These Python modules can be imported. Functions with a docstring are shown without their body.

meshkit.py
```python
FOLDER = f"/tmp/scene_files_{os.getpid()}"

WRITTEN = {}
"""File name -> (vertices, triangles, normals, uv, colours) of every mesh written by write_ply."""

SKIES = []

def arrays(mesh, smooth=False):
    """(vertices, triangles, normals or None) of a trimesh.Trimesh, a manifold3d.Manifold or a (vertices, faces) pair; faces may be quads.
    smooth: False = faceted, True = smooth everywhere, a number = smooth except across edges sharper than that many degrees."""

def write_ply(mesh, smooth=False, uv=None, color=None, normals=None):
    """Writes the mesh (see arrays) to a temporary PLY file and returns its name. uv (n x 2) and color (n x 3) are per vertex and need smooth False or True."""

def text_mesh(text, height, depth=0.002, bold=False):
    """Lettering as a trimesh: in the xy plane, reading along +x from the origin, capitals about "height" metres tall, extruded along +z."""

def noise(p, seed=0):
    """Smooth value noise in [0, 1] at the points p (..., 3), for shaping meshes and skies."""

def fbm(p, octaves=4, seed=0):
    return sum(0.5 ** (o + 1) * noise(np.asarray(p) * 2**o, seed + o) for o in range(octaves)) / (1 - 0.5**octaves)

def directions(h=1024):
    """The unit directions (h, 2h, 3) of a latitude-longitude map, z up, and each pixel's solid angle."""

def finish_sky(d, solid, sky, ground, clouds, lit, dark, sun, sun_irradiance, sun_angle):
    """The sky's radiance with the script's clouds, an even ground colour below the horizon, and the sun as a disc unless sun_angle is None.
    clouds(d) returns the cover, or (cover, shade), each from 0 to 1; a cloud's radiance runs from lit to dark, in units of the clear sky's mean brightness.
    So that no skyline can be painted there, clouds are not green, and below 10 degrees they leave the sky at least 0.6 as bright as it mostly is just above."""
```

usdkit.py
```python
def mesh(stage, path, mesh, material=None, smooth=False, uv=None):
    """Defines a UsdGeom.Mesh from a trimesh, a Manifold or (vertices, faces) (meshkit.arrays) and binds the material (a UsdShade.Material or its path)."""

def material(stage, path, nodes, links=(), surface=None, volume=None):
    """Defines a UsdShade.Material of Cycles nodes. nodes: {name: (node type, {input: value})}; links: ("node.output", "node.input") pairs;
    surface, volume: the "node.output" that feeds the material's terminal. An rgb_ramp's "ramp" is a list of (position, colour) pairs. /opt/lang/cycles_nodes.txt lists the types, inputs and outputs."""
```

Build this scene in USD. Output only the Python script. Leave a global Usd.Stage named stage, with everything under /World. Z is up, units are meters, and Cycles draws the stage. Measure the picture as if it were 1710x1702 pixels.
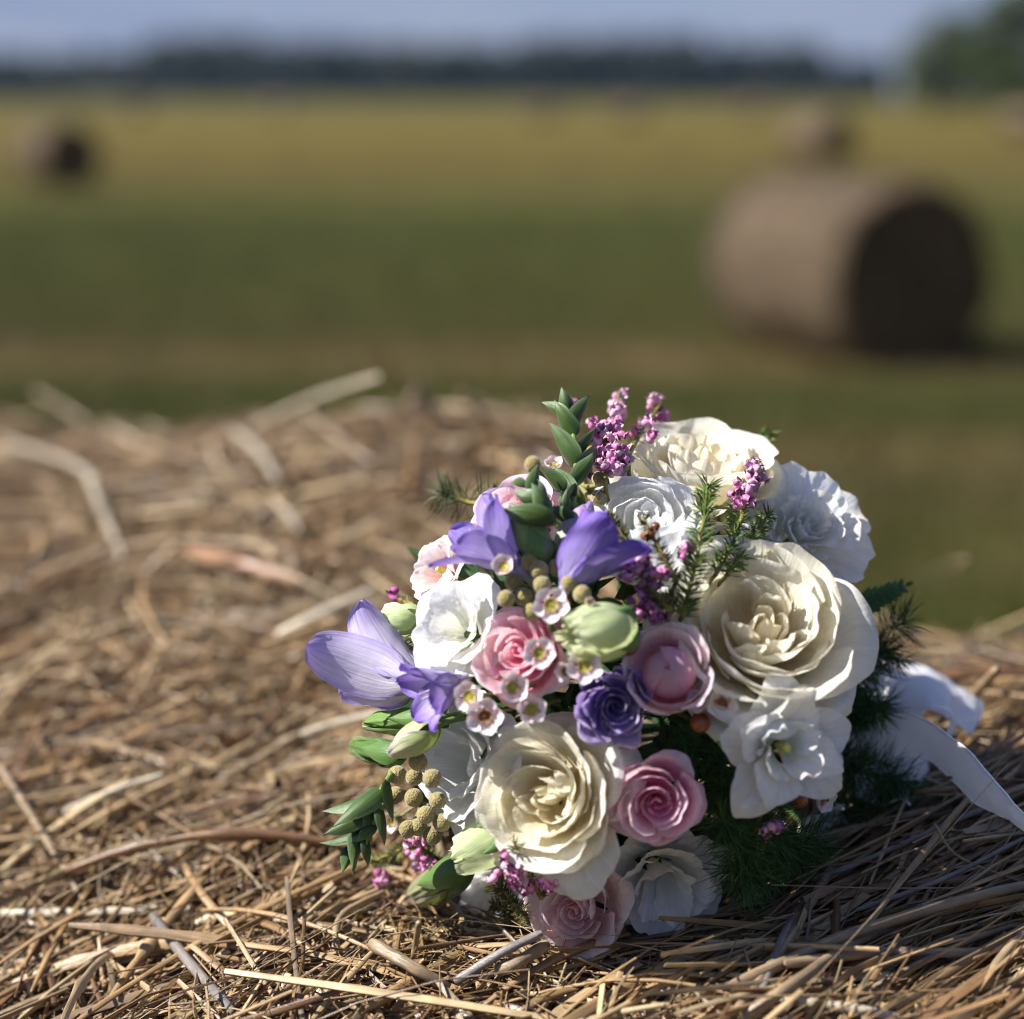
import math, random
import numpy as np, trimesh, usdkit, meshkit
from pxr import Usd, UsdGeom, UsdLux, UsdShade, Gf, Sdf, Vt

stage = Usd.Stage.CreateInMemory()
UsdGeom.SetStageUpAxis(stage, 'Z')
UsdGeom.Xform.Define(stage, '/World')
V = lambda *a: np.array(a, float)
def unit(a):
    a = np.asarray(a, float); return a / (np.linalg.norm(a) + 1e-12)

# ------------------------------------------------------------------ camera, sky, sun, exposure
EYE = V(0, 0, 1.80)
TX, PITCH = 0.24, math.atan(0.195)
FW = V(0, math.cos(PITCH), -math.sin(PITCH)); UP = V(0, math.sin(PITCH), math.cos(PITCH)); RT = V(1, 0, 0)
cam = UsdGeom.Camera.Define(stage, '/World/camera')
cam.CreateFocalLengthAttr(50.0); cam.CreateHorizontalApertureAttr(2 * TX * 50.0); cam.CreateVerticalApertureAttr(2 * TX * 50.0 * 1019 / 1024)
cam.CreateFStopAttr(2.25); cam.CreateFocusDistanceAttr(0.968)
cam.CreateClippingRangeAttr(Gf.Vec2f(0.02, 20000))
m = Gf.Matrix4d(1.0)
for i, row in enumerate((RT, UP, -FW)):
    m.SetRow(i, Gf.Vec4d(*row, 0))
m.SetRow(3, Gf.Vec4d(*EYE, 1))
UsdGeom.Xformable(cam).AddTransformOp().Set(m)
cam.CreateExposureAttr(1.2)

SUN = unit((-0.73, -0.08, 0.67))
EL, ROT = math.asin(SUN[2]), math.atan2(SUN[0], SUN[1])
dl = UsdLux.DistantLight.Define(stage, '/World/sun')
dl.CreateIntensityAttr(1.25); dl.CreateAngleAttr(0.53); dl.CreateColorAttr(Gf.Vec3f(1.0, 0.96, 0.91)); dl.CreateNormalizeAttr(True)
zx = SUN; xx = unit(np.cross((0, 0, 1), zx)); yx = np.cross(zx, xx)
m = Gf.Matrix4d(1.0)
for i, row in enumerate((xx, yx, zx)):
    m.SetRow(i, Gf.Vec4d(*row, 0))
UsdGeom.Xformable(dl).AddTransformOp().Set(m)
sky_mat = usdkit.material(stage, '/World/Looks/sky', {
    'sky': ('sky_texture', {'sky_type': 'single_scattering', 'sun_disc': False, 'sun_elevation': EL, 'sun_rotation': ROT, 'air_density': 1.0, 'aerosol_density': 0.6}),
    'tc': ('texture_coordinate', {}),
    'map': ('mapping', {'scale': (1.0, 1.0, 3.0)}),
    'n': ('noise_texture', {'scale': 3.5, 'detail': 6, 'roughness': 0.6}),
    'r': ('rgb_ramp', {'ramp': [(0.3, (0.78, 0.78, 0.78)), (0.7, (1, 1, 1))]}),
    'f': ('math', {'math_type': 'multiply', 'value2': 0.9}),
    'mx': ('mix', {'color2': (0.98, 1.34, 2.75)}),
    'bg': ('background_shader', {'strength': 0.074})},
    [('tc.generated', 'map.vector'), ('map.vector', 'n.vector'), ('n.fac', 'r.fac'), ('r.color', 'f.value1'), ('f.value', 'mx.fac'), ('sky.color', 'mx.color1'), ('mx.color', 'bg.color')], surface='bg.background')
dome = UsdLux.DomeLight.Define(stage, '/World/sky'); dome.CreateIntensityAttr(1.0)
UsdShade.MaterialBindingAPI.Apply(dome.GetPrim()).Bind(sky_mat)
dome.GetPrim().SetCustomDataByKey('kind', 'structure')

# ------------------------------------------------------------------ helpers
def at(px, py, d):
    """The world point seen at picture position (px, py) at depth d metres."""
    return EYE + d * (FW + (px - 855) / 855 * TX * RT + (851 - py) / 855 * TX * UP)
def camdir(a, b, c):
    """right, up, towards the viewer -> world direction."""
    return unit(a * RT + b * UP - c * FW)
used = {}
def path_for(name, parent):
    base = (str(parent.GetPath()) if parent else '/World') + '/'
    k = used.get(base + name, 0); used[base + name] = k + 1
    return base + (name if k == 0 else f'{name}_{k:03d}')
def tag(p, label=None, cat=None, group=None, kind=None):
    for k, v in (('label', label), ('category', cat), ('group', group), ('kind', kind)):
        if v: p.SetCustomDataByKey(k, v)
    return p
def empty(name, parent=None, loc=None):
    x = UsdGeom.Xform.Define(stage, path_for(name, parent))
    if loc is not None: x.AddTranslateOp().Set(Gf.Vec3d(*map(float, loc)))
    return x.GetPrim()
def obj(name, vf, mat, parent=None, col=None, uv=None, smooth=True, origin=None):
    v, f = np.asarray(vf[0], float), np.asarray(vf[1], int)
    if origin is not None: v = v - np.asarray(origin)
    ms = usdkit.mesh(stage, path_for(name, parent), (v, f), mat, smooth=smooth, uv=uv)
    if col is not None:
        col = np.asarray(col, np.float32)
        if col.ndim == 1: col = np.tile(col, (len(v), 1))
        UsdGeom.PrimvarsAPI(ms).CreatePrimvar('col', Sdf.ValueTypeNames.Color3fArray, 'vertex').Set(Vt.Vec3fArray.FromNumpy(np.ascontiguousarray(col)))
    return ms.GetPrim()
class Bag:
    """collects several pieces of one part"""
    def __init__(s): s.v, s.f, s.c, s.u, s.n = [], [], [], [], 0
    def add(s, v, f, c, uv=None):
        f = np.asarray(f, int)
        if f.shape[1] == 4: f = np.vstack([f[:, [0, 1, 2]], f[:, [0, 2, 3]]])
        s.v.append(v); s.f.append(f + s.n); s.n += len(v)
        c = np.asarray(c, float); s.c.append(np.tile(c, (len(v), 1)) if c.ndim == 1 else c)
        s.u.append(np.zeros((len(v), 2)) if uv is None else uv)
    def put(s, name, mat, parent=None, origin=None, smooth=True):
        return obj(name, (np.vstack(s.v), np.vstack(s.f)), mat, parent, np.vstack(s.c), np.vstack(s.u), smooth, origin)
def frame(n, roll=0.0, up=None):
    n = unit(n); a = V(0, 0, 1) if up is None else np.asarray(up, float)
    if abs(n @ a) > 0.97: a = V(0, 1, 0)
    x = unit(np.cross(a, n)); y = np.cross(n, x)
    c, s = math.cos(roll), math.sin(roll)
    return np.stack([c * x + s * y, -s * x + c * y, n], 1)
def grid_faces(nv, ns):
    i, j = np.meshgrid(np.arange(nv - 1), np.arange(ns - 1), indexing='ij')
    a = (i * ns + j).ravel()
    q = np.stack([a, a + 1, a + ns + 1, a + ns], 1)
    return np.vstack([q[:, [0, 1, 2]], q[:, [0, 2, 3]]])
def bez(p, t):
    p = np.asarray(p, float); t = t[..., None]
    return (1 - t) ** 3 * p[0] + 3 * (1 - t) ** 2 * t * p[1] + 3 * (1 - t) * t * t * p[2] + t ** 3 * p[3]
def spline(pts, n):
    pts = np.asarray(pts, float)
    if len(pts) == 2: return pts[0] + np.linspace(0, 1, n)[:, None] * (pts[1] - pts[0])
    P = np.vstack([2 * pts[0] - pts[1], pts, 2 * pts[-1] - pts[-2]])
    t = np.linspace(0, len(pts) - 1 - 1e-9, n); i = t.astype(int); u = (t - i)[:, None]
    a, b, c, d = P[i], P[i + 1], P[i + 2], P[i + 3]
    return 0.5 * (2 * b + (c - a) * u + (2 * a - 5 * b + 4 * c - d) * u ** 2 + (3 * b - a - 3 * c + d) * u ** 3)
def tube(pts, rad, sides=6):
    p = np.asarray(pts, float); n = len(p)
    rad = np.broadcast_to(np.asarray(rad, float), (n,))
    t = np.gradient(p, axis=0); t /= np.linalg.norm(t, axis=1, keepdims=True) + 1e-12
    a0 = V(0, 0, 1) if abs(t[0][2]) < 0.9 else V(1, 0, 0)
    a = np.cross(t, a0); a /= np.linalg.norm(a, axis=1, keepdims=True) + 1e-12
    b = np.cross(t, a)
    g = np.arange(sides) / sides * 2 * np.pi
    v = p[:, None] + rad[:, None, None] * (np.cos(g)[None, :, None] * a[:, None] + np.sin(g)[None, :, None] * b[:, None])
    f = []
    for i in range(n - 1):
        for j in range(sides):
            k = (j + 1) % sides
            f += [(i * sides + j, i * sides + k, (i + 1) * sides + k), (i * sides + j, (i + 1) * sides + k, (i + 1) * sides + j)]
    for j in range(1, sides - 1):
        f += [(0, j + 1, j), ((n - 1) * sides, (n - 1) * sides + j, (n - 1) * sides + j + 1)]
    return v.reshape(-1, 3), np.array(f)
def lerp3(a, b, t):
    t = np.asarray(t, float)[..., None]; return np.asarray(a) * (1 - t) + np.asarray(b) * t
def sstep(a, b, x):
    t = np.clip((x - a) / (b - a), 0, 1); return t * t * (3 - 2 * t)

# ------------------------------------------------------------------ materials
L = '/World/Looks/'
def petal_material(name, trans=0.32, rough=0.45, spec=0.35, vein=26.0, bump=0.25, tint=(1.0, 0.98, 0.94), var=0.08):
    return usdkit.material(stage, L + name, {
        'c': ('attribute', {'attribute': 'col'}),
        'tc': ('texture_coordinate', {}),
        'mp': ('mapping', {'scale': (vein, 1.6, 1.0)}),
        'n': ('noise_texture', {'scale': 1.0, 'detail': 4, 'roughness': 0.6, 'distortion': 0.4}),
        'g': ('geometry', {}),
        'n2': ('noise_texture', {'scale': 90.0, 'detail': 4}),
        'rv': ('map_range', {'from_min': 0.3, 'from_max': 0.7, 'to_min': 1 - var, 'to_max': 1 + var * 0.5, 'clamp': True}),
        'cv': ('hsv', {}),
        'h': ('math', {'math_type': 'multiply_add', 'value2': 0.9}),
        'b': ('bump', {'strength': bump, 'distance': 0.0012}),
        'p': ('principled_bsdf', {'roughness': rough, 'specular_ior_level': spec, 'sheen_weight': 0.12, 'sheen_roughness': 0.4}),
        'tt': ('mix', {'mix_type': 'multiply', 'fac': 1.0, 'color2': tint}),
        't': ('translucent_bsdf', {}),
        'm': ('mix_closure', {'fac': trans})},
        [('tc.UV', 'mp.vector'), ('mp.vector', 'n.vector'), ('g.position', 'n2.vector'), ('n.fac', 'rv.value'), ('rv.result', 'cv.value'), ('c.color', 'cv.color'),
         ('cv.color', 'p.base_color'), ('cv.color', 'tt.color1'), ('tt.color', 't.color'), ('n.fac', 'h.value1'), ('n2.fac', 'h.value3'), ('h.value', 'b.height'), ('b.normal', 'p.normal'), ('b.normal', 't.normal'),
         ('p.BSDF', 'm.closure1'), ('t.BSDF', 'm.closure2')], surface='m.closure')
M_PETAL = petal_material('petal_white', trans=0.5, vein=34, bump=0.4, rough=0.56, spec=0.22, var=0.1, tint=(1.0, 0.99, 0.97))
M_ROSE = petal_material('petal_rose', trans=0.5, vein=30, bump=0.34, rough=0.58, spec=0.2, var=0.1, tint=(1.0, 0.97, 0.90))
M_PURPLE = petal_material('petal_purple', trans=0.36, vein=24, bump=0.4, tint=(0.95, 0.85, 1.0), var=0.26)
M_LEAF = petal_material('leaf', trans=0.14, rough=0.42, spec=0.4, vein=14, bump=0.35, tint=(1.0, 1.25, 0.5), var=0.2)
M_NEEDLE = petal_material('needle', trans=0.15, rough=0.5, spec=0.3, vein=2, bump=0.0, tint=(1.0, 1.2, 0.5), var=0.2)
M_WAX = petal_material('wax_petal', trans=0.2, rough=0.3, spec=0.5, vein=4, bump=0.08)
def solid_material(name, rough=0.6, spec=0.3, scale=900.0, bump=0.4, dist=0.0006, var=0.25):
    return usdkit.material(stage, L + name, {
        'c': ('attribute', {'attribute': 'col'}), 'g': ('geometry', {}),
        'n': ('noise_texture', {'scale': scale, 'detail': 3}),
        'rv': ('map_range', {'from_min': 0.3, 'from_max': 0.7, 'to_min': 1 - var, 'to_max': 1 + var, 'clamp': True}),
        'cv': ('hsv', {}), 'b': ('bump', {'strength': bump, 'distance': dist}),
        'p': ('principled_bsdf', {'roughness': rough, 'specular_ior_level': spec})},
        [('g.position', 'n.vector'), ('n.fac', 'rv.value'), ('rv.result', 'cv.value'), ('c.color', 'cv.color'), ('cv.color', 'p.base_color'), ('n.fac', 'b.height'), ('b.normal', 'p.normal')], surface='p.BSDF')
M_BERRY = usdkit.material(stage, L + 'brunia_berry', {
    'c': ('attribute', {'attribute': 'col'}), 'g': ('geometry', {}),
    'v': ('voronoi_texture', {'scale': 1100.0}),
    'r': ('rgb_ramp', {'ramp': [(0.0, (1.15, 1.12, 1.0)), (0.6, (0.62, 0.6, 0.5))]}),
    'mx': ('mix', {'mix_type': 'multiply', 'fac': 1.0}),
    'b': ('bump', {'strength': 0.7, 'distance': 0.0006, 'invert': True}),
    'p': ('principled_bsdf', {'roughness': 0.75, 'specular_ior_level': 0.2, 'sheen_weight': 0.4})},
    [('g.position', 'v.vector'), ('v.distance', 'r.fac'), ('c.color', 'mx.color1'), ('r.color', 'mx.color2'), ('mx.color', 'p.base_color'), ('v.distance', 'b.height'), ('b.normal', 'p.normal')], surface='p.BSDF')
M_STEM = solid_material('stem', rough=0.5)
M_GLOSSY = solid_material('glossy_berry', rough=0.22, spec=0.5, scale=250, bump=0.05)
M_STRAW = usdkit.material(stage, L + 'straw', {
    'c': ('attribute', {'attribute': 'col'}), 'tc': ('texture_coordinate', {}),
    'mp': ('mapping', {'scale': (11.0, 7.0, 1.0)}), 'n': ('noise_texture', {'scale': 3.0, 'detail': 4, 'roughness': 0.65}),
    'g': ('geometry', {}), 'n2': ('noise_texture', {'scale': 75.0, 'detail': 3}),
    'rv': ('map_range', {'from_min': 0.3, 'from_max': 0.7, 'to_min': 0.62, 'to_max': 1.3, 'clamp': True}),
    'rv2': ('map_range', {'from_min': 0.3, 'from_max': 0.7, 'to_min': 0.72, 'to_max': 1.2, 'clamp': True}),
    'mm': ('math', {'math_type': 'multiply'}),
    'cv': ('hsv', {}), 'b': ('bump', {'strength': 0.5, 'distance': 0.0008}),
    'p': ('principled_bsdf', {'roughness': 0.33, 'specular_ior_level': 0.6}),
    't': ('translucent_bsdf', {}), 'm': ('mix_closure', {'fac': 0.08})},
    [('tc.UV', 'mp.vector'), ('mp.vector', 'n.vector'), ('n.fac', 'rv.value'), ('g.position', 'n2.vector'), ('n2.fac', 'rv2.value'), ('rv.result', 'mm.value1'), ('rv2.result', 'mm.value2'), ('mm.value', 'cv.value'),
     ('c.color', 'cv.color'), ('cv.color', 'p.base_color'), ('cv.color', 't.color'), ('n.fac', 'b.height'), ('b.normal', 'p.normal'), ('p.BSDF', 'm.closure1'), ('t.BSDF', 'm.closure2')], surface='m.closure')
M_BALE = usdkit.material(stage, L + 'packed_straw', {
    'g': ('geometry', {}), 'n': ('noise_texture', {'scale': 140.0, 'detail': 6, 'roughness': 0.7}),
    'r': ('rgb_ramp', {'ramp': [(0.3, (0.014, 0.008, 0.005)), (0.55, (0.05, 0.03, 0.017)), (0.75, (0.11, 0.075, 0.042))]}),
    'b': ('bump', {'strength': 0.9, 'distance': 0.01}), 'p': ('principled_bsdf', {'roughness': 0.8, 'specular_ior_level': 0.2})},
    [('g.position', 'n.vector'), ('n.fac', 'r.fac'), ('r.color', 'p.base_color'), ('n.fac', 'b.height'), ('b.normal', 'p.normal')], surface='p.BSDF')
def far_bale_material(name, lo, hi, scl):
    return usdkit.material(stage, L + name, {
        'tc': ('texture_coordinate', {}), 'mp': ('mapping', {'scale': scl}), 'n': ('noise_texture', {'scale': 9.0, 'detail': 6, 'roughness': 0.7}),
        'r': ('rgb_ramp', {'ramp': [(0.3, lo), (0.7, hi)]}), 'b': ('bump', {'strength': 1.0, 'distance': 0.04}), 'p': ('principled_bsdf', {'roughness': 0.75, 'specular_ior_level': 0.2})},
        [('tc.object', 'mp.vector'), ('mp.vector', 'n.vector'), ('n.fac', 'r.fac'), ('r.color', 'p.base_color'), ('n.fac', 'b.height'), ('b.normal', 'p.normal')], surface='p.BSDF')
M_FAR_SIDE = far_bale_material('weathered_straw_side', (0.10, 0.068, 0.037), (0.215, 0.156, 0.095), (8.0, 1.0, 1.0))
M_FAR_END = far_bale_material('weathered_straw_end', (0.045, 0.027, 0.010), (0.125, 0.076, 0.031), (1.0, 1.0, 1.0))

# ------------------------------------------------------------------ field
M_FIELD = usdkit.material(stage, L + 'mown_field', {
    'g': ('geometry', {}), 's': ('separate_xyz', {}),
    'mp': ('mapping', {'scale': (0.05, 0.22, 1.0)}), 'n': ('noise_texture', {'scale': 1.0, 'detail': 5, 'roughness': 0.6}),
    'off': ('math', {'math_type': 'multiply_add', 'value2': 5.0}),
    'lg': ('math', {'math_type': 'logarithm', 'value2': 10.0}),
    'mr': ('map_range', {'from_min': 0.7, 'from_max': 2.7, 'clamp': True}),
    'r': ('rgb_ramp', {'ramp': [(0.0, (0.0683, 0.0718, 0.0103)), (0.1, (0.0536, 0.0611, 0.0084)), (0.145, (0.0585, 0.0628, 0.0093)), (0.175, (0.1380, 0.0862, 0.0382)), (0.203, (0.1380, 0.0862, 0.0382)), (0.220, (0.056, 0.064, 0.010)), (0.248, (0.0585, 0.0628, 0.0099)), (0.268, (0.1288, 0.0836, 0.0357)), (0.295, (0.1196, 0.0810, 0.0323)),
                               (0.33, (0.0634, 0.0646, 0.0089)), (0.38, (0.0488, 0.0592, 0.0084)), (0.43, (0.0536, 0.0611, 0.0084)), (0.49, (0.0731, 0.0628, 0.0103)), (0.55, (0.0926, 0.0673, 0.0127)), (0.62, (0.0975, 0.0736, 0.0131)), (0.8, (0.0829, 0.0673, 0.0122)), (1.0, (0.0585, 0.0539, 0.0122))]}),
    'n3': ('noise_texture', {'scale': 3.0, 'detail': 8, 'roughness': 0.75}),
    'rv': ('map_range', {'from_min': 0.3, 'from_max': 0.7, 'to_min': 0.65, 'to_max': 1.3, 'clamp': True}),
    'cv': ('hsv', {}), 'b': ('bump', {'strength': 0.8, 'distance': 0.06}),
    'p': ('principled_bsdf', {'roughness': 0.9, 'specular_ior_level': 0.1})},
    [('g.position', 's.vector'), ('g.position', 'mp.vector'), ('mp.vector', 'n.vector'), ('n.fac', 'off.value1'), ('s.y', 'off.value3'), ('off.value', 'lg.value1'), ('lg.value', 'mr.value'), ('mr.result', 'r.fac'),
     ('g.position', 'n3.vector'), ('n3.fac', 'rv.value'), ('rv.result', 'cv.value'), ('r.color', 'cv.color'), ('cv.color', 'p.base_color'), ('n3.fac', 'b.height'), ('b.normal', 'p.normal')], surface='p.BSDF')
gx = np.concatenate([-np.geomspace(4, 6000, 40)[::-1], [0], np.geomspace(4, 6000, 40)])
gv = np.array([(x, y, 0) for y in gx for x in gx], float)
far = np.hypot(gv[:, 0], gv[:, 1])
gv[:, 2] = (meshkit.fbm(gv * [0.06, 0.06, 0] + 7.3, 3, 5) - 0.5) * 0.12 * sstep(6, 15, far)
tag(obj('ground', (gv, grid_faces(len(gx), len(gx))), M_FIELD), 'mown hay field in bands of green aftermath and pale stubble', kind='structure')

rng = np.random.default_rng(11)
def blades(n, spread, hmin, hmax, w, cols, seed):
    r = np.random.default_rng(seed); b = Bag()
    for _ in range(n):
        x, y = r.normal(0, spread, 2); h = r.uniform(hmin, hmax); a = r.uniform(0, 6.28); lean = r.normal(0, 0.35, 2) * h
        d = V(math.cos(a), math.sin(a), 0) * w * r.uniform(0.6, 1.3)
        p = V(x, y, 0); q = p + V(lean[0] * .4, lean[1] * .4, h * .6); t = p + V(lean[0], lean[1], h)
        b.add(np.array([p - d, p + d, q - d * .7, q + d * .7, t]), np.array([(0, 1, 3), (0, 3, 2), (2, 3, 4)]), cols[r.integers(len(cols))])
    return b
def scatter(name, proto_bags, pts, label, cat):
    pi = UsdGeom.PointInstancer.Define(stage, path_for(name, None))
    protos = []
    for k, b in enumerate(proto_bags):
        p = b.put('tuft', M_NEEDLE, pi.GetPrim(), smooth=False); protos.append(p.GetPath())
    pi.CreatePrototypesRel().SetTargets(protos)
    r = np.random.default_rng(3); n = len(pts)
    pi.CreateProtoIndicesAttr(Vt.IntArray.FromNumpy(r.integers(0, len(protos), n).astype(np.int32)))
    pi.CreatePositionsAttr(Vt.Vec3fArray.FromNumpy(pts.astype(np.float32)))
    a = r.uniform(0, 2 * np.pi, n)
    pi.CreateOrientationsAttr(Vt.QuathArray([Gf.Quath(float(math.cos(x / 2)), 0, 0, float(math.sin(x / 2))) for x in a]))
    s = r.uniform(0.6, 1.4, n)
    pi.CreateScalesAttr(Vt.Vec3fArray.FromNumpy(np.stack([s, s, s], 1).astype(np.float32)))
    return tag(pi.GetPrim(), label, cat, kind='stuff')
GREEN = [(0.0589, 0.0676, 0.0095), (0.0690, 0.0765, 0.0103), (0.0478, 0.0561, 0.0086)]
BUFF = [(0.1196, 0.0890, 0.0241), (0.1012, 0.0757, 0.0224), (0.0920, 0.0748, 0.0155)]
def field_points(n, y0, y1, seed):
    r = np.random.default_rng(seed); y = np.exp(r.uniform(math.log(y0), math.log(y1), n)); x = r.uniform(-1, 1, n) * (y * 0.32 + 0.5)
    return np.stack([x, y, np.zeros(n)], 1)
scatter('grass', [blades(26, 0.11, 0.04, 0.13, 0.003, GREEN + GREEN + BUFF[:1], s) for s in (1, 2, 3)],
        np.vstack([field_points(2600, 5, 10, 1), field_points(1600, 11.2, 13.2, 6), field_points(9000, 15, 33, 2)]), 'short green grass regrowing in the mown field', 'grass')
DRY = [(0.1472, 0.0961, 0.0430), (0.1196, 0.0801, 0.0361)]
scatter('stubble', [blades(22, 0.13, 0.03, 0.1, 0.003, c, s) for s, c in ((4, DRY), (5, BUFF), (6, DRY + BUFF + GREEN[:1]))],
        np.vstack([field_points(1400, 9, 11.2, 3), field_points(1300, 13.2, 16, 7), field_points(7000, 33, 90, 4)]), 'pale cut stubble between the green strips', 'stubble')

# ------------------------------------------------------------------ far wood and trees
def leaf_cloud(r, centres, radii, n, size, cols, squash=0.8):
    k = r.choice(len(centres), n, p=radii ** 2 / (radii ** 2).sum())
    d = r.normal(size=(n, 3)); d /= np.linalg.norm(d, axis=1, keepdims=True)
    p = centres[k] + d * (radii[k] * r.uniform(0.55, 1.05, n) ** 0.7)[:, None] * [1, 1, squash]
    a = r.normal(size=(n, 3)); a /= np.linalg.norm(a, axis=1, keepdims=True)
    b = np.cross(a, d + r.normal(0, .4, (n, 3))); b /= np.linalg.norm(b, axis=1, keepdims=True) + 1e-9
    s = (size * r.uniform(0.5, 1.3, n))[:, None]
    v = np.stack([p - a * s, p + b * s * .6, p + a * s, p - b * s * .6], 1).reshape(-1, 3)
    i = np.arange(n) * 4
    f = np.vstack([np.stack([i, i + 1, i + 2], 1), np.stack([i, i + 2, i + 3], 1)])
    c = np.repeat(np.array(cols)[r.integers(len(cols), size=n)], 4, 0)
    return v, f, c
TREE_COLS = [(0.008, 0.018, 0.010), (0.011, 0.022, 0.011), (0.006, 0.013, 0.008)]
r = np.random.default_rng(21); wood = Bag()
for k in range(420):
    x = r.uniform(-260, 122); y = 690 + r.uniform(0, 45) + 0.06 * x
    h = r.uniform(16, 22.5) * (1.0 + 0.05 * math.sin(x * 0.05) + 0.03 * math.sin(x * 0.13 + 1)) * (0.8 if x < -120 else 1) * (1 if x < 108 else 0.7)
    cs = np.array([(x + r.normal(0, 1.6), y + r.normal(0, 1.6), h * q) for q in (0.2, 0.35, 0.5, 0.65, 0.8)]); rad = np.array([3.4, 4.0, 4.2, 3.4, 2.5]) * h / 17
    wood.add(*leaf_cloud(r, cs, rad, 170, 1.6, TREE_COLS))
    wood.add(*tube([(x, y, 0), (x, y, h * .75)], [0.25, 0.1], 4), (0.05, 0.04, 0.03))
tag(wood.put('distant_wood', M_NEEDLE, smooth=False), 'long dark wood along the horizon behind the field', 'wood', kind='stuff')
def tree(name, x, y, h, w, seed, label, cols):
    r = np.random.default_rng(seed); t = empty(name, None, (x, y, 0))
    b = Bag(); b.add(*tube([(0, 0, -0.3), (0.05, 0, h * .3), (-0.1, 0.1, h * .8)], [h * .028, h * .02, h * .006], 8), (0.07, 0.055, 0.04))
    for _ in range(9):
        a = r.uniform(0, 6.28); z = h * r.uniform(.2, .65); q = V(math.cos(a) * w * .7, math.sin(a) * w * .7, z + h * .18)
        b.add(*tube([V(0, 0, z), (V(0, 0, z) + q) / 2 + V(0, 0, .2), q], [h * .01, h * .007, h * .003], 5), (0.07, 0.055, 0.04))
    b.put('trunk', M_STEM, t)
    cs, rad = [], []
    for _ in range(26):
        z = r.uniform(0.16, 0.93); sp = w * math.sin(math.pi * min(1, z * .85 + .12)) ** .6
        a = r.uniform(0, 6.28); q = math.sqrt(r.uniform(0, 1)) * sp * .75
        cs.append((math.cos(a) * q, math.sin(a) * q, z * h)); rad.append(w * r.uniform(.22, .42))
    cr = Bag(); cr.add(*leaf_cloud(r, np.array(cs), np.array(rad), 5200, h * .028, cols)); cr.put('crown', M_NEEDLE, t, smooth=False)
    return tag(t, label, 'tree')
BRIGHT = [(0.044, 0.066, 0.013), (0.055, 0.078, 0.016), (0.034, 0.052, 0.011)]
tree('broadleaf_tree', 34.2, 176, 8.4, 4.2, 5, 'leftmost bushy green tree of the clump at the right edge of the field', BRIGHT)
tree('broadleaf_tree', 40.0, 170, 10.2, 5.0, 6, 'tallest green tree at the right edge, cut by the picture border', BRIGHT)
tree('broadleaf_tree', 42.0, 190, 8.4, 4.0, 7, 'dark green tree behind the tallest one at the right edge', TREE_COLS)

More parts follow.
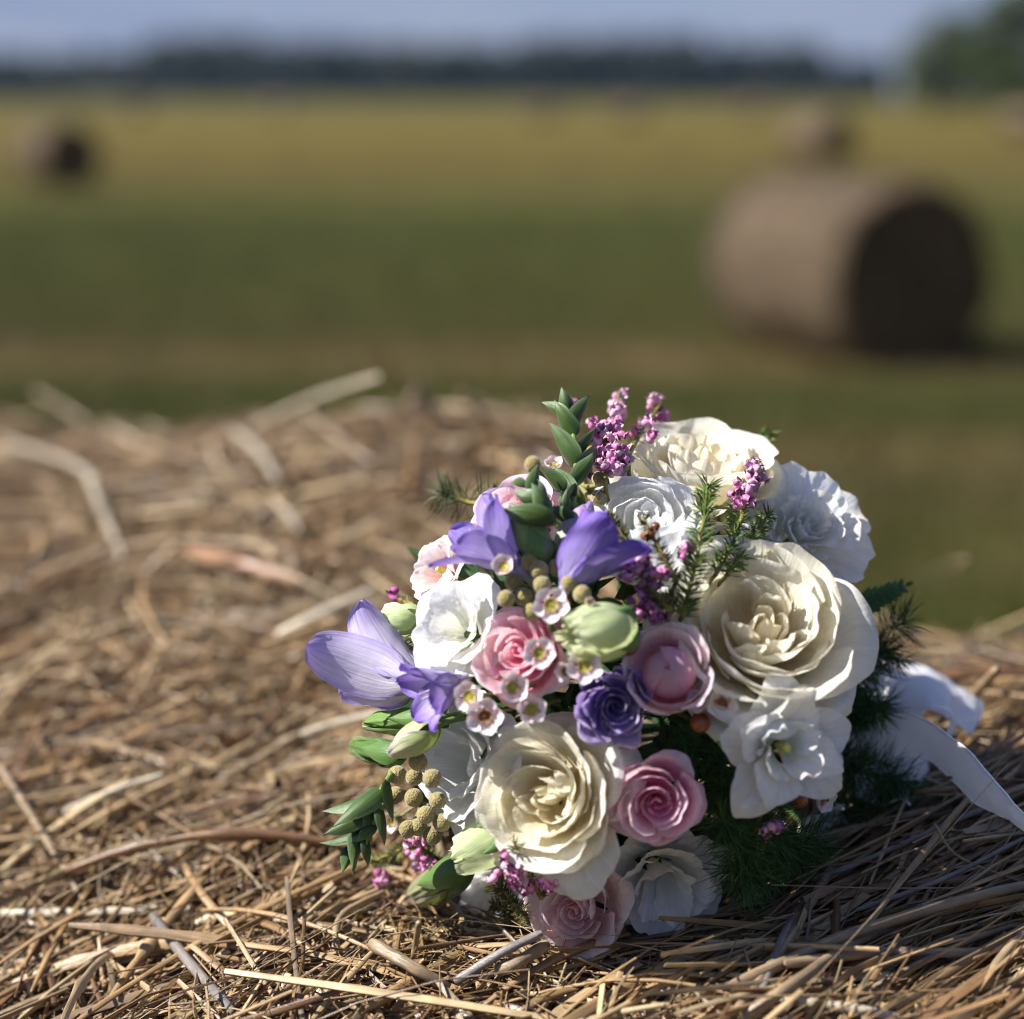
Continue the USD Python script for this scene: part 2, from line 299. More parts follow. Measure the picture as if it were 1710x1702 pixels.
# ------------------------------------------------------------------ round bales in the field
def make_bale(label, loc, yaw):
    """lying on its side: axis along local x, 1.24 m across, 1.45 m long"""
    t = empty('round_bale'); x = UsdGeom.Xformable(t); x.AddTranslateOp().Set(Gf.Vec3d(*loc)); x.AddRotateZOp().Set(yaw)
    tag(t, label, 'bale', 'round bales standing about the field')
    R, H = 0.62, 0.88; r = np.random.default_rng(8)
    nx, na = 26, 72
    v = []
    for i in range(nx):
        s = -1 + 2 * i / (nx - 1); rr = R * (1 - 0.07 * abs(s) ** 6)
        for j in range(na):
            a = 2 * np.pi * j / na
            v.append((s * H, rr * math.cos(a), R + rr * math.sin(a)))
    v = np.array(v); nz = meshkit.fbm(v * [30, 5, 5] + 9, 3, 4) - .5
    d = v - np.stack([v[:, 0], 0 * v[:, 0], 0 * v[:, 0] + R], 1); d /= np.linalg.norm(d, axis=1, keepdims=True)
    v += d * (nz * 0.05)[:, None]; v[:, 2] = np.maximum(v[:, 2], -0.01)
    f = [(i * na + j, i * na + (j + 1) % na, (i + 1) * na + (j + 1) % na, (i + 1) * na + j) for i in range(nx - 1) for j in range(na)]
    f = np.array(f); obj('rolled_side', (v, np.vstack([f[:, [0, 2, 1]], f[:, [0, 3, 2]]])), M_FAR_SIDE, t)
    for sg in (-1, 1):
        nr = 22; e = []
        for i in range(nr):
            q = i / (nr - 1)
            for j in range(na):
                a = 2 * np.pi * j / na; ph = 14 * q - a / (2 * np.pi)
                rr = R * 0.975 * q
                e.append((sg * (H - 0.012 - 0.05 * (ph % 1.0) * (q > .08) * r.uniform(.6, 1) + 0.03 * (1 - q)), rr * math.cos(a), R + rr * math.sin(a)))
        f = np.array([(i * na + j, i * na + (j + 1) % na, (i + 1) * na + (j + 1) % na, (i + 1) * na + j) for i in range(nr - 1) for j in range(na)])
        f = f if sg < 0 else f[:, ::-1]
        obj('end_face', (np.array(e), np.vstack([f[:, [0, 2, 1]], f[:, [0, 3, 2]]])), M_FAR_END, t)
    b = Bag()
    for _ in range(1500):
        s, a = r.uniform(-.98, .98), r.uniform(0, 6.28); c0 = V(s * H, (R + .004) * math.cos(a), R + (R + .004) * math.sin(a))
        tg = V(0, -math.sin(a), math.cos(a)); dd = unit(tg + V(1, 0, 0) * r.normal(0, .35)); nn = V(0, math.cos(a), math.sin(a))
        l = r.uniform(.03, .12); w = r.uniform(.002, .005); sd = unit(np.cross(dd, nn)) * w
        p, q = c0 - dd * l, c0 + dd * l + nn * r.uniform(-.01, .04)
        if min(p[2], q[2]) < 0.01: continue
        b.add(np.array([p - sd, p + sd, (p + q) / 2 + nn * .008, q + sd, q - sd]), np.array([(0, 1, 2), (1, 3, 2), (3, 4, 2), (4, 0, 2)]), [(0.16, 0.12, 0.085), (0.2, 0.15, 0.1), (0.11, 0.075, 0.05)][r.integers(3)])
    tag(b.put('loose_straw', M_STRAW, t, smooth=False), kind='stuff')
    return t
bale0 = None
# pixel of the bale's foot, distance, heading, label
def foot(px, d):
    w = at(px, 160, 1.0) - EYE; w = w / w[1] * d; return (float(w[0]), float(d), 0.0)
for px, d, yaw, label in (
        (1420, 14.7, -68, 'large brown round bale on the grass at right with its dark end to us'),
        (92, 43.0, -60, 'small round bale at the left edge of the field with a dark end'),
        (1368, 60.0, -58, 'pale round bale in the distance just above the large bale'),
        (908, 150.0, -20, 'dark speck of a bale far off above the bouquet, left of its neighbour'),
        (1052, 140.0, -25, 'dark speck of a bale far off, between the middle and the pale distant bale'),
        (462, 190.0, -30, 'tiny far bale below the wood, left of the middle of the field'),
        (222, 175.0, -35, 'tiny far bale just right of the small bale at the left edge'),
        (1252, 170.0, -30, 'tiny far bale left of the pale distant bale'),
        (1716, 95.0, -40, 'distant bale cut by the right border below the trees')):
    if bale0 is None:
        bale0 = make_bale(label, foot(px, d), yaw)
    else:
        t = empty('round_bale'); t.GetReferences().AddInternalReference(bale0.GetPath()); t.SetInstanceable(True)
        x = UsdGeom.Xformable(t); x.ClearXformOpOrder()
        x.AddTranslateOp().Set(Gf.Vec3d(*foot(px, d))); x.AddRotateZOp().Set(yaw); tag(t, label, 'bale', 'round bales standing about the field')

# ------------------------------------------------------------------ the straw bale that the bouquet lies on
B0 = V(0.314, 1.46); AX = unit((0.569, -0.52)); PN = V(-AX[1] * -1, 0) if False else unit((-0.675, -0.738))
def pq(x, y):
    dx, dy = x - B0[0], y - B0[1]
    return dx * PN[0] + dy * PN[1], dx * AX[0] + dy * AX[1]
def top_z(x, y):
    p, q = pq(x, y)
    z = 1.487 - np.where(p > 0, 0.20 * p ** 2, 1.2 * p ** 2) - 1.6 * np.maximum(p - 0.85, 0) ** 2
    z = z - 0.10 * np.maximum(q - 0.05, 0) ** 1.5
    z = z - 0.105 * sstep(0.04, 0.30, x) * sstep(1.0, 1.65, y) - 0.055 * sstep(-0.15, -0.5, x) * sstep(1.5, 2.2, y) + 0.035 * sstep(-.2, -.05, x) * sstep(.2, .05, x) * sstep(1.4, 1.9, y)
    P3 = np.stack([np.asarray(x), np.asarray(y), np.zeros_like(np.asarray(x, float))], -1)
    return z + (meshkit.fbm(P3 * 9 + 3.1, 3, 2) - 0.5) * 0.034 + (meshkit.noise(P3 * 45, 8) - .5) * 0.008
def top_n(x, y, e=0.02):
    gx = (top_z(x + e, y) - top_z(x - e, y)) / (2 * e); gy = (top_z(x, y + e) - top_z(x, y - e)) / (2 * e)
    n = np.stack([-gx, -gy, np.ones_like(gx)], -1); return n / np.linalg.norm(n, axis=-1, keepdims=True)
def on_top(px, py, lift=0.0):
    """where the ray through a picture point meets the bale's top"""
    d = np.linspace(0.5, 4.0, 1400); P = EYE + d[:, None] * ((at(px, py, 1.0) - EYE)[None])
    hit = np.nonzero(P[:, 2] < top_z(P[:, 0], P[:, 1]) + lift)[0]
    return P[hit[0]] if len(hit) else P[-1]
bale = empty('straw_bale')
tag(bale, 'rough brown straw bale in the foreground that carries the bouquet', 'straw bale')
# packed body: a swept profile, its top following top_z
ps = np.concatenate([np.linspace(-0.62, 1.02, 110)]); qs = np.linspace(-1.5, 0.62, 140)
PP, QQ = np.meshgrid(ps, qs, indexing='ij')
X = B0[0] + PP * PN[0] + QQ * AX[0]; Y = B0[1] + PP * PN[1] + QQ * AX[1]
Z = top_z(X, Y) - 0.028
tv = np.stack([X, Y, Z], -1).reshape(-1, 3)
# side walls bulge out and go down to the ground
def wall(edge, out):
    rows = [edge]
    for k, (o, zf) in enumerate(((0.05, .96), (0.13, .85), (0.19, .68), (0.21, .48), (0.18, .28), (0.10, .08), (0.06, 0.0))):
        e = edge + out * o; e[:, 2] = edge[:, 2] * zf; rows.append(e)
    return np.vstack(rows), grid_faces(len(rows), len(edge))
n0, n1 = PP.shape; gr = tv.reshape(n0, n1, 3)
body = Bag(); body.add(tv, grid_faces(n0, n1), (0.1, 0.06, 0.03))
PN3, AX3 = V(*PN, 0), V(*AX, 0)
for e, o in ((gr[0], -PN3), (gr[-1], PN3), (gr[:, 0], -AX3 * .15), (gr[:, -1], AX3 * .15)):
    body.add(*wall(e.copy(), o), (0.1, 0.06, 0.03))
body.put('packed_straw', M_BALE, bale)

STRAW_COLS = np.array([(0.30, 0.205, 0.115), (0.36, 0.25, 0.145), (0.24, 0.15, 0.08), (0.17, 0.095, 0.05), (0.42, 0.32, 0.21), (0.27, 0.21, 0.15), (0.50, 0.41, 0.28), (0.21, 0.165, 0.125)])
STRAW_COLS = STRAW_COLS * 1.0 * [1.0, 0.93, 0.76]
STRAW_P = np.array([.19, .18, .15, .11, .13, .07, .12, .05])
def straws(r, c, heading, pitch, length, width, bend, flat, col, segs=4, sides=4):
    """many straws at once -> vertices (n, segs+1, sides, 3)"""
    n = len(c); t = np.linspace(-.5, .5, segs + 1)
    d = np.stack([np.cos(heading) * np.cos(pitch), np.sin(heading) * np.cos(pitch), np.sin(pitch)], -1)
    side = np.stack([-np.sin(heading), np.cos(heading), 0 * heading], -1); up = np.cross(d, side)
    P = c[:, None] + t[None, :, None] * (length[:, None, None] * d[:, None]) + ((0.25 - t ** 2)[None, :, None]) * ((bend[:, 0] * length)[:, None, None] * side[:, None] + (bend[:, 1] * length)[:, None, None] * up[:, None])
    g = np.arange(sides) / sides * 2 * np.pi + .5
    roll = r.uniform(0, np.pi, n)[:, None]
    ca, sa = np.cos(g)[None] * np.ones((n, 1)), np.sin(g)[None] * flat[:, None]
    a = ca * np.cos(roll) - sa * np.sin(roll); b = ca * np.sin(roll) + sa * np.cos(roll)
    taper = 1 - 0.35 * np.abs(t * 2) ** 3
    width = width * (.9 + .3 * (flat < .25)); rad = (width / 2)[:, None] * taper[None] * (1 + 0.12 * r.normal(size=(n, segs + 1)))
    if segs > 6:
        nd = r.integers(2, segs - 1, n); rad[np.arange(n), nd] *= 1.35; rad[:, [0, -1]] *= r.uniform(.5, 1.3, (n, 2))   # a node, and torn ends
    v = P[:, :, None] + rad[:, :, None, None] * (a[:, None, :, None] * side[:, None, None] + b[:, None, :, None] * up[:, None, None])
    k = segs + 1; i, j = np.meshgrid(np.arange(segs), np.arange(sides), indexing='ij'); i, j = i.ravel(), j.ravel(); j2 = (j + 1) % sides
    q = np.concatenate([np.stack([i * sides + j, i * sides + j2, (i + 1) * sides + j2], 1), np.stack([i * sides + j, (i + 1) * sides + j2, (i + 1) * sides + j], 1),
                        [(0, x + 1, x) for x in range(1, sides - 1)], [(segs * sides, segs * sides + x, segs * sides + x + 1) for x in range(1, sides - 1)]])
    uv = np.stack(np.broadcast_arrays((g / 6.28)[None, None, :] * .5 + r.uniform(0, 50, n)[:, None, None], (t[None, :, None] * length[:, None, None]) * 2.0), -1)
    C = np.repeat(col, k * sides, 0)
    return v.reshape(n, k * sides, 3), q, uv.reshape(n, k * sides, 2), C.reshape(n, k * sides, 3)
BALL_C, BALL_R = at(1010, 1140, 1.04), 0.128
def scatter_straw(r, n, xs, ys, lmu, lsig, wlo, whi, lift0, lift1, psig, dens_pow=1.0, xw=(0.0, 1.0)):
    y = ys[0] + (ys[1] - ys[0]) * r.uniform(0, 1, n) ** dens_pow; x = r.uniform(xw[0], xw[1], n) * np.sign(r.uniform(-1, 1, n)) * (y * 0.27 + 0.10)
    right = sstep(-.02, .14, x - 0.05 + (0.95 - y) * .3) * sstep(1.45, 1.0, y)
    main = np.radians(38) + 0.15 * np.sin(9 * x + 4 * y)
    hd = main + r.normal(0, 1, n) * (0.75 - 0.5 * right) + (r.uniform(0, 1, n) < (0.34 - 0.22 * right)) * r.uniform(-1.7, 1.7, n)
    ln = np.exp(r.normal(lmu, lsig, n)) * (1 + .35 * right); w = r.uniform(wlo, whi, n)
    nn = top_n(x, y); z = top_z(x, y) + r.uniform(lift0, lift1, n)
    slope = -(nn[:, 0] * np.cos(hd) + nn[:, 1] * np.sin(hd)) / nn[:, 2]
    pt = np.arctan(slope) + r.normal(0, psig, n)
    ok = np.ones(n, bool)                                # straws do not run through the flower heads
    dv = np.stack([np.cos(hd) * np.cos(pt), np.sin(hd) * np.cos(pt), np.sin(pt)], 1)
    for t in np.linspace(-.6, .6, 19):
        q = np.stack([x, y, z], 1) + dv * (ln * t)[:, None] - BALL_C; ok &= (np.linalg.norm(q, axis=1) > BALL_R * .97)
    x, y, z, hd, pt, ln, w = (a[ok] for a in (x, y, z, hd, pt, ln, w)); n = len(x)
    bend = r.normal(0, 0.16, (n, 2)); flat = r.uniform(.08, .8, n)
    col = STRAW_COLS[r.choice(len(STRAW_COLS), n, p=STRAW_P)] * r.uniform(.75, 1.2, (n, 1))
    return np.stack([x, y, z], 1), hd, pt, ln, w, bend, flat, col
def put_stuff(name, parts):
    V_, F_, C_, U_, k = [], [], [], [], 0
    for v, q, uv, c in parts:
        n, m_ = v.shape[:2]
        F_.append((q[None] + (np.arange(n) * m_)[:, None, None] + k).reshape(-1, 3)); k += n * m_
        V_.append(v.reshape(-1, 3)); C_.append(c.reshape(-1, 3)); U_.append(uv.reshape(-1, 2))
    return tag(obj(name, (np.vstack(V_), np.vstack(F_)), M_STRAW, bale, np.vstack(C_), np.vstack(U_)), kind='stuff')
r = np.random.default_rng(77)
parts = [straws(r, *scatter_straw(r, 17000, None, (0.72, 1.35), -2.7, .5, .0016, .0056, -.028, .008, .07, .9)),
         straws(r, *scatter_straw(r, 8000, None, (1.30, 2.35), -2.7, .5, .0022, .0062, -.026, .012, .16), segs=3),
         straws(r, *scatter_straw(r, 14000, None, (0.72, 1.6), -3.1, .6, .0005, .0017, -.008, .011, .12), segs=4, sides=3),
         straws(r, *scatter_straw(r, 12000, None, (0.72, 2.0), -4.3, .5, .0016, .0046, -.016, .007, .35), segs=1)]
parts.append(straws(r, *scatter_straw(r, 9000, None, (0.72, 2.4), -2.6, .5, .003, .0065, -.024, .008, .1, 1.0, (1.0, 2.3)), segs=2))   # the rest of the top
put_stuff('loose_straw', parts)
# separate straws: the largest ones in view
r = np.random.default_rng(5)
hero = scatter_straw(r, 250, None, (0.78, 1.7), -2.1, .35, .0032, .0072, .001, .012, .06, 1.3)
hv, hq, hu, hc = straws(r, *hero, segs=14, sides=7)
for k in range(len(hv)):
    obj('straw', (hv[k], hq), M_STRAW, bale, hc[k], hu[k])
WHITE_S, GREY_S, TAN_S, ORANGE_S = (0.50, 0.43, 0.31), (0.20, 0.175, 0.155), (0.29, 0.21, 0.125), (0.32, 0.18, 0.10)
def straw_px(pts, w, col, lifts=None):
    """a single straw through picture points, lying on the bale or lifted off it"""
    P = [on_top(*p, lift=(0.008 if lifts is None else lifts[i])) for i, p in enumerate(pts)]
    if pts[0][1] < 900 or pts[-1][1] < 900: w, col = w * .72, np.array(col) * .8
    sp = spline(P, 14); rad = np.linspace(1, .85, 14) * w / 2 * (1 + .06 * np.sin(np.arange(14) * 1.9)); rad[[0, -1]] *= .8
    v, f = tube(sp, rad, 8)
    uv = np.stack([np.tile(np.arange(8) / 8 * .5, 14) + pts[0][0], np.repeat(np.linspace(0, 3, 14) * .1, 8)], 1)
    obj('straw', (v, f), M_STRAW, bale, np.array(col), uv)
for pts, w, col, li in (
        ([(-60, 1528), (150, 1524), (318, 1518)], .0056, WHITE_S, None), ([(255, 1530), (318, 1610), (390, 1690)], .0056, GREY_S, (.012, .012, .008)),
        ([(0, 1280), (70, 1390), (140, 1505)], .0042, TAN_S, (.02, .014, .01)), ([(100, 1360), (190, 1320), (272, 1294)], .0038, WHITE_S, (.006, .02, .03)),
        ([(362, 1308), (440, 1262), (500, 1225)], .0048, TAN_S, (.008, .016, .02)), ([(470, 1240), (560, 1208), (640, 1190)], .0042, WHITE_S, (.012, .02, .02)),
        ([(465, 1062), (530, 1028), (625, 985)], .0075, WHITE_S, (.012, .02, .03)), ([(318, 925), (400, 940), (510, 975)], .013, ORANGE_S, (.012, .018, .012)),
        ([(420, 715), (520, 668), (632, 630)], .010, WHITE_S, (.01, .05, .09)), ([(0, 735), (110, 770), (160, 800)], .010, WHITE_S, (.02, .03, .03)),
        ([(145, 790), (175, 860), (205, 930)], .009, WHITE_S, (.03, .02, .01)), ([(60, 655), (120, 690), (170, 725)], .009, TAN_S, (.06, .04, .02)),
        ([(390, 720), (430, 750), (462, 800)], .010, WHITE_S, (.02, .025, .03)), ([(510, 690), (590, 750), (650, 790)], .010, TAN_S, (.05, .03, .01)),
        ([(225, 740), (330, 770), (420, 800)], .009, TAN_S, (.02, .02, .02)), ([(430, 860), (470, 850), (500, 885)], .008, WHITE_S, (.02, .02, .015)),
        ([(690, 645), (730, 690), (770, 730)], .008, TAN_S, (.06, .03, .01)), ([(770, 655), (805, 690), (830, 725)], .008, TAN_S, (.07, .04, .01)),
        ([(1255, 1455), (1370, 1400), (1560, 1350)], .0045, TAN_S, (.014, .016, .012)), ([(1215, 1650), (1420, 1560), (1620, 1500), (1760, 1470)], .0058, TAN_S, (.016, .018, .016, .012)),
        ([(1310, 1610), (1480, 1590), (1640, 1590), (1780, 1560)], .0052, TAN_S, (.012, .014, .012, .01)), ([(1240, 1700), (1330, 1640), (1460, 1560), (1710, 1500)], .0056, TAN_S, (.014, .016, .012, .01)),
        ([(1230, 1690), (1310, 1580), (1400, 1430)], .0052, TAN_S, (.016, .012, .01)), ([(1260, 1690), (1310, 1560), (1350, 1500)], .0044, GREY_S, (.012, .012, .012)),
        ([(1220, 1660), (1400, 1680), (1500, 1700)], .005, WHITE_S, (.012, .01, .01)), ([(830, 1620), (860, 1610), (915, 1575)], .0066, TAN_S, (.012, .014, .018)),
        ([(760, 1640), (840, 1590), (905, 1558)], .0048, GREY_S, (.014, .02, .026)), ([(620, 1575), (690, 1615), (750, 1650)], .0062, TAN_S, (.018, .014, .01)),
        ([(700, 1540), (695, 1570), (690, 1600)], .0032, TAN_S, (.03, .016, .006)), ([(560, 1590), (570, 1530), (640, 1490)], .0038, TAN_S, (.008, .014, .014)),
        ([(1355, 1470), (1460, 1430), (1710, 1320)], .003, GREY_S, (.015, .015, .015)), ([(1640, 1650), (1680, 1590), (1730, 1540)], .0048, TAN_S, (.012, .014, .016)),
        ([(1560, 1375), (1600, 1430), (1710, 1475)], .0015, TAN_S, (.035, .02, .01)), ([(1430, 1520), (1570, 1470), (1710, 1400)], .0026, GREY_S, (.016, .018, .018)),
        ([(1625, 1160), (1648, 1138), (1665, 1118)], .006, TAN_S, (.02, .035, .05)), ([(1545, 975), (1580, 955), (1615, 935)], .007, TAN_S, (.02, .04, .07))):
    straw_px(pts, w, col, li)

# ------------------------------------------------------------------ the bouquet
D0 = 1.04; PXM = 2 * TX * D0 / 1710
CEN = at(1010, 1140, D0); RS = 0.128
BIND = at(1400, 1215, D0 + 0.10)
ORG = at(960, 1585, 0.99)
bouquet = empty('bridal_bouquet', None, ORG)
tag(bouquet, 'round bouquet of white, pink and purple flowers with white ribbon lying on straw', 'bouquet')
def on_ball(px, py, lift=0.0):
    """a point on the bouquet's dome as the picture shows it, lifted off by lift metres, and the outward direction there"""
    a, b = (px - 1010) * PXM, (1140 - py) * PXM; q = math.hypot(a, b)
    rr = RS + lift; c = math.sqrt(max(rr * rr - q * q, 0.0)) if q < rr else 0.0
    k = 1.0 - c / D0                                   # nearer things spread wider
    p = at(px, py, D0 - c)
    return p, unit(p - CEN)
def stem_path(p, d):
    n = unit(p - CEN); q = CEN + (p - CEN) * 0.35 + (BIND - CEN) * 0.12
    return bez([p, p - unit(unit(d) + n) * 0.022, q, BIND], np.linspace(0, 1, 10))
class Flower:
    def __init__(s, name, origin, direction, scale, roll=0.0, label=None, parent=None):
        s.x = empty(name, parent or bouquet); s.o = np.asarray(origin, float); s.F = frame(direction, roll, UP); s.s = scale; s.d = unit(direction)
        if label: tag(s.x, label)
    def world(s, v): return s.o + (np.asarray(v, float) * s.s) @ s.F.T
    def add(s, name, v, f, col, uv, mat, smooth=True): return obj(name, (s.world(v), f), mat, s.x, col, uv, smooth, ORG)
    def bag(s, name, bag, mat, smooth=True):
        b = Bag(); b.v = [s.world(v) for v in bag.v]; b.f, b.c, b.u, b.n = bag.f, bag.c, bag.u, bag.n
        return b.put(name, mat, s.x, ORG, smooth)
    def stem(s, rad=0.0017, col=(0.10, 0.16, 0.045), base=0.0):
        p = s.o + s.d * base * s.s
        v, f = tube(stem_path(p, s.d), rad, 6)
        obj('stem', (v, f), M_STEM, s.x, np.array(col), None, True, ORG)
def arc_petal(r, phi, prof, half, spiral=0.0, tip=0.22, tipp=2.4, ruffle=0.03, rf=3.0, crumple=0.015, recurve=0.0, point=0.0, c0=(1, 1, 1), c1=(1, 1, 1), ce=None, nv=13, ns=15, center=(0, 0), base_w=0.35, jagged=0.35, fine=0.022):
    nv, ns = int(nv * 1.45), int(ns * 1.45)
    v, s = np.meshgrid(np.linspace(0, 1, nv), np.linspace(-1, 1, ns), indexing='ij')
    jag = ruffle * jagged * (meshkit.noise(np.stack([s * 5 + r.uniform(0, 99), 0 * s, 0 * s + 5], -1), 1) - .5) * 2
    ve = v * (1 - tip * np.abs(s) ** tipp + point * (1 - np.abs(s)) ** 2 + jag * v)
    w = half * (base_w + (1 - base_w) * np.sin(np.clip(v * 1.25, 0, 1) * np.pi / 2))
    a = phi + s * w
    pr = bez(prof, ve); rho, z = pr[..., 0], pr[..., 1]
    rho = rho + spiral * s * (0.3 + 0.7 * v) + recurve * s ** 2 * v ** 2
    k1, k2 = r.uniform(0, 50, 2)
    q = np.stack([a * 1.0 * rf + k1, v * 1.5 + k2, 0 * v], -1)
    wave = (meshkit.fbm(q, 2, 3) - .5) * 2
    rho = rho + ruffle * wave * v ** 2.5 * 1.6; z = z + ruffle * (meshkit.fbm(q + 17, 2, 4) - .5) * 2 * v ** 2 * 1.4
    P = np.stack([rho * np.cos(a) + center[0], rho * np.sin(a) + center[1], z], -1)
    P = P + crumple * (np.stack([meshkit.fbm(P * 5.5 + o + k1, 3, 6) for o in (0, 31, 63)], -1) - .5) * 2 * v[..., None]
    er = np.stack([np.cos(a), np.sin(a), 0 * a], -1); P = P + er * ((meshkit.fbm(np.stack([s * half * 4 + k1, v * 5 + k2, 0 * v], -1), 3, 9) - .5) * 2 * fine * (.3 + v))[..., None]
    c = lerp3(c0, c1, sstep(0.12, 0.8, v))
    if ce is not None: c = lerp3(c, ce, sstep(0.82, 1.0, np.maximum(v, np.abs(s) * .97)))
    c = c * r.uniform(.95, 1.01) * (1 + np.array((.012, 0, -.03)) * r.normal())
    br = sstep(.80, 1.0, np.maximum(v, np.abs(s) * .98)) * sstep(.55, .75, meshkit.fbm(np.stack([s * 6 + k1, v * 6, 0 * v + k2], -1), 2, 12)) * r.uniform(0, .55)
    c = np.clip(c * (1 - br[..., None] * np.array((.12, .24, .42))), 0, .9)
    return P.reshape(-1, 3), grid_faces(nv, ns), c.reshape(-1, 3), np.stack([(s * .5 + .5) * half, v], -1).reshape(-1, 2)
def blade(r, phi, prof, width, wpow=0.8, pointed=1.0, cup=0.25, fold=0.0, ruffle=0.02, c0=(1, 1, 1), c1=(1, 1, 1), ce=None, nv=12, ns=9, twist=0.0, wbase=0.25, rounded=False):
    """a tongue-shaped petal: width in units, along a profile (rho, z) in the direction phi"""
    v, s = np.meshgrid(np.linspace(0, 1, nv), np.linspace(-1, 1, ns), indexing='ij')
    pr = bez(prof, v); dv = np.gradient(pr, axis=0)[:, 0]; dv /= np.linalg.norm(dv, axis=1, keepdims=True) + 1e-9
    w = width * (wbase * (1 - v) + np.sin(np.pi * np.clip(v, 0, 1) ** wpow) ** 0.75 * (1 - 0.25 * pointed * v)) * np.sqrt(np.clip(1 - v ** 8 * (1 - 0.02), 0, 1))
    if rounded: w = width * np.sqrt(np.clip(1 - ((v - .56) / .445) ** 2, 0, 1)) ** .95 + (.10 if width > .35 else .4) * width * (1 - v)
    off = s * w; inw = cup * s ** 2 * w + fold * np.abs(s) * w
    nx, nz = -dv[:, 1][:, None], dv[:, 0][:, None]     # towards the axis
    k = r.uniform(0, 60); wave = (meshkit.fbm(np.stack([s * 2 + k, v * 4, 0 * v], -1), 2, 2) - .5) * 2 * ruffle * (np.abs(s) * .7 + .3) * v
    ct = np.cos(twist * v); st = np.sin(twist * v)
    rho = pr[..., 0] + nx * (inw + wave) + off * st * nx; z = pr[..., 1] + nz * (inw + wave) + off * st * nz
    off = off * ct
    er, et = V(math.cos(phi), math.sin(phi), 0), V(-math.sin(phi), math.cos(phi), 0)
    P = rho[..., None] * er + off[..., None] * et + z[..., None] * V(0, 0, 1)
    c = lerp3(c0, c1, sstep(0.1, 0.85, v))
    if ce is not None: c = lerp3(c, ce, sstep(0.6, 1.0, np.maximum(v, np.abs(s) * .9) ))
    return P.reshape(-1, 3), grid_faces(nv, ns), c.reshape(-1, 3), np.stack([s * .5 + .5, v], -1).reshape(-1, 2)
def jit(r, prof, a):
    return [(p[0] * r.uniform(1 - a, 1 + a), p[1] + r.normal(0, a * .35)) for p in prof]
def ring(F, r, n, prof, half, mat, phase=0.0, jitter=0.06, **kw):
    for k in range(n):
        F.add('petal', *arc_petal(r, phase + k * 2 * np.pi / n + r.normal(0, .12), jit(r, prof, jitter), half * r.uniform(.9, 1.1), **kw), mat)
CREAM_B, CREAM_T, WHITE_B, WHITE_T = (0.885, 0.765, 0.47), (0.89, 0.865, 0.755), (0.84, 0.86, 0.74), (0.89, 0.89, 0.89)
PINK_B, PINK_T, PINK_E = (0.82, 0.30, 0.40), (0.86, 0.50, 0.59), (0.88, 0.66, 0.73)
def pxm(p): return 2 * TX * float((np.asarray(p) - EYE) @ FW) / 1710
def face_to_base(p, d, scale, h): return p - unit(d) * scale * h
def cream_rose(px, py, rpx, d, label, seed, lift=0.0, roll=0.0, inner=1.0, open_=1.0):
    r = np.random.default_rng(seed); p, n = on_ball(px, py, lift); d = camdir(*d); S = rpx * pxm(p) * 1.06
    F = Flower('cream_rose', face_to_base(p, d, S, 0.55), d, S, roll, label)
    o = open_; tipc = CREAM_T; outc = (0.89, 0.885, 0.845); mid = (0.885, 0.835, 0.67)
    K = dict(jagged=.2, rf=1.8)
    ring(F, r, 5, [(.12, -.25), (.62, -.20), (.90 * o, .36), (1.06 * o, .08)], .70, M_ROSE, 0.2, c0=(0.84, 0.84, 0.70), c1=outc, ruffle=.07, recurve=-.16, tip=.2, crumple=.035, point=.06, nv=18, ns=21, **K)
    ring(F, r, 4, [(.12, -.15), (.64, -.06), (.84, .50), (.98, .34)], .80, M_ROSE, 0.85, c0=(0.86, .84, .68), c1=outc, ruffle=.06, recurve=-.12, spiral=.05, crumple=.03, point=.04, nv=17, ns=19, **K)
    ring(F, r, 4, [(.10, 0), (.60, .02), (.68, .58), (.84, .56)], .88, M_ROSE, 0.1, c0=mid, c1=tipc, ruffle=.05, spiral=.07, recurve=-.05, crumple=.028, nv=16, ns=19, **K)
    ring(F, r, 4, [(.10, .02), (.56, .06), (.60, .50), (.70, .64)], .92, M_ROSE, 0.8, c0=CREAM_B, c1=tipc, ruffle=.045, spiral=.08, crumple=.025, nv=15, ns=17, **K)
    ring(F, r, 3, [(.08, .05), (.47, .10), (.50, .44), (.55, .60)], 1.1, M_ROSE, 0.3, c0=CREAM_B, c1=tipc, ruffle=.04, spiral=.09, crumple=.025, **K)
    ring(F, r, 3, [(.0, .06), (.2, .02), (.42, .04), (.52, .22)], 1.3, M_ROSE, 0.5, c0=CREAM_B, c1=CREAM_B, ruffle=.0, crumple=.0, tip=.02, nv=8, ns=11)
    ring(F, r, 3, [(.08, .05), (.38, .08), (.41, .44), (.44, .62)], 1.25, M_ROSE, 1.3, c0=CREAM_B, c1=tipc, ruffle=.03, spiral=.10, crumple=.018, fine=.012, **K)
    for k in range(8):                                   # quartered centre: broad smooth petals folded in groups
        a = k * 2.399 + r.normal(0, .25); q = (0.05 + 0.17 * (k / 7)) * inner
        F.add('petal', *arc_petal(r, a + r.normal(0, .7), jit(r, [(.04, .05), (.19, .12), (.21, .40), (.16 + .04 * r.normal(), .62 + .04 * r.normal())], .1), r.uniform(.85, 1.3), spiral=r.uniform(-.06, .10), ruffle=.03, crumple=.016, fine=.01,
                               c0=(0.88, 0.73, 0.42), c1=(0.89, 0.85, 0.72), center=(q * math.cos(a), q * math.sin(a)), tip=.30, tipp=2.2, nv=15, ns=15, **K), M_ROSE)
    for k in range(3):
        F.add('petal', *arc_petal(r, k * 2.1, [(.03, .05), (.14, .15), (.14, .46), (.05, .64)], 1.4, spiral=.06, ruffle=.015, fine=.008, c0=CREAM_B, c1=(0.885, 0.83, 0.66), nv=12, ns=13, **K), M_ROSE)
    F.stem(.0026); return F
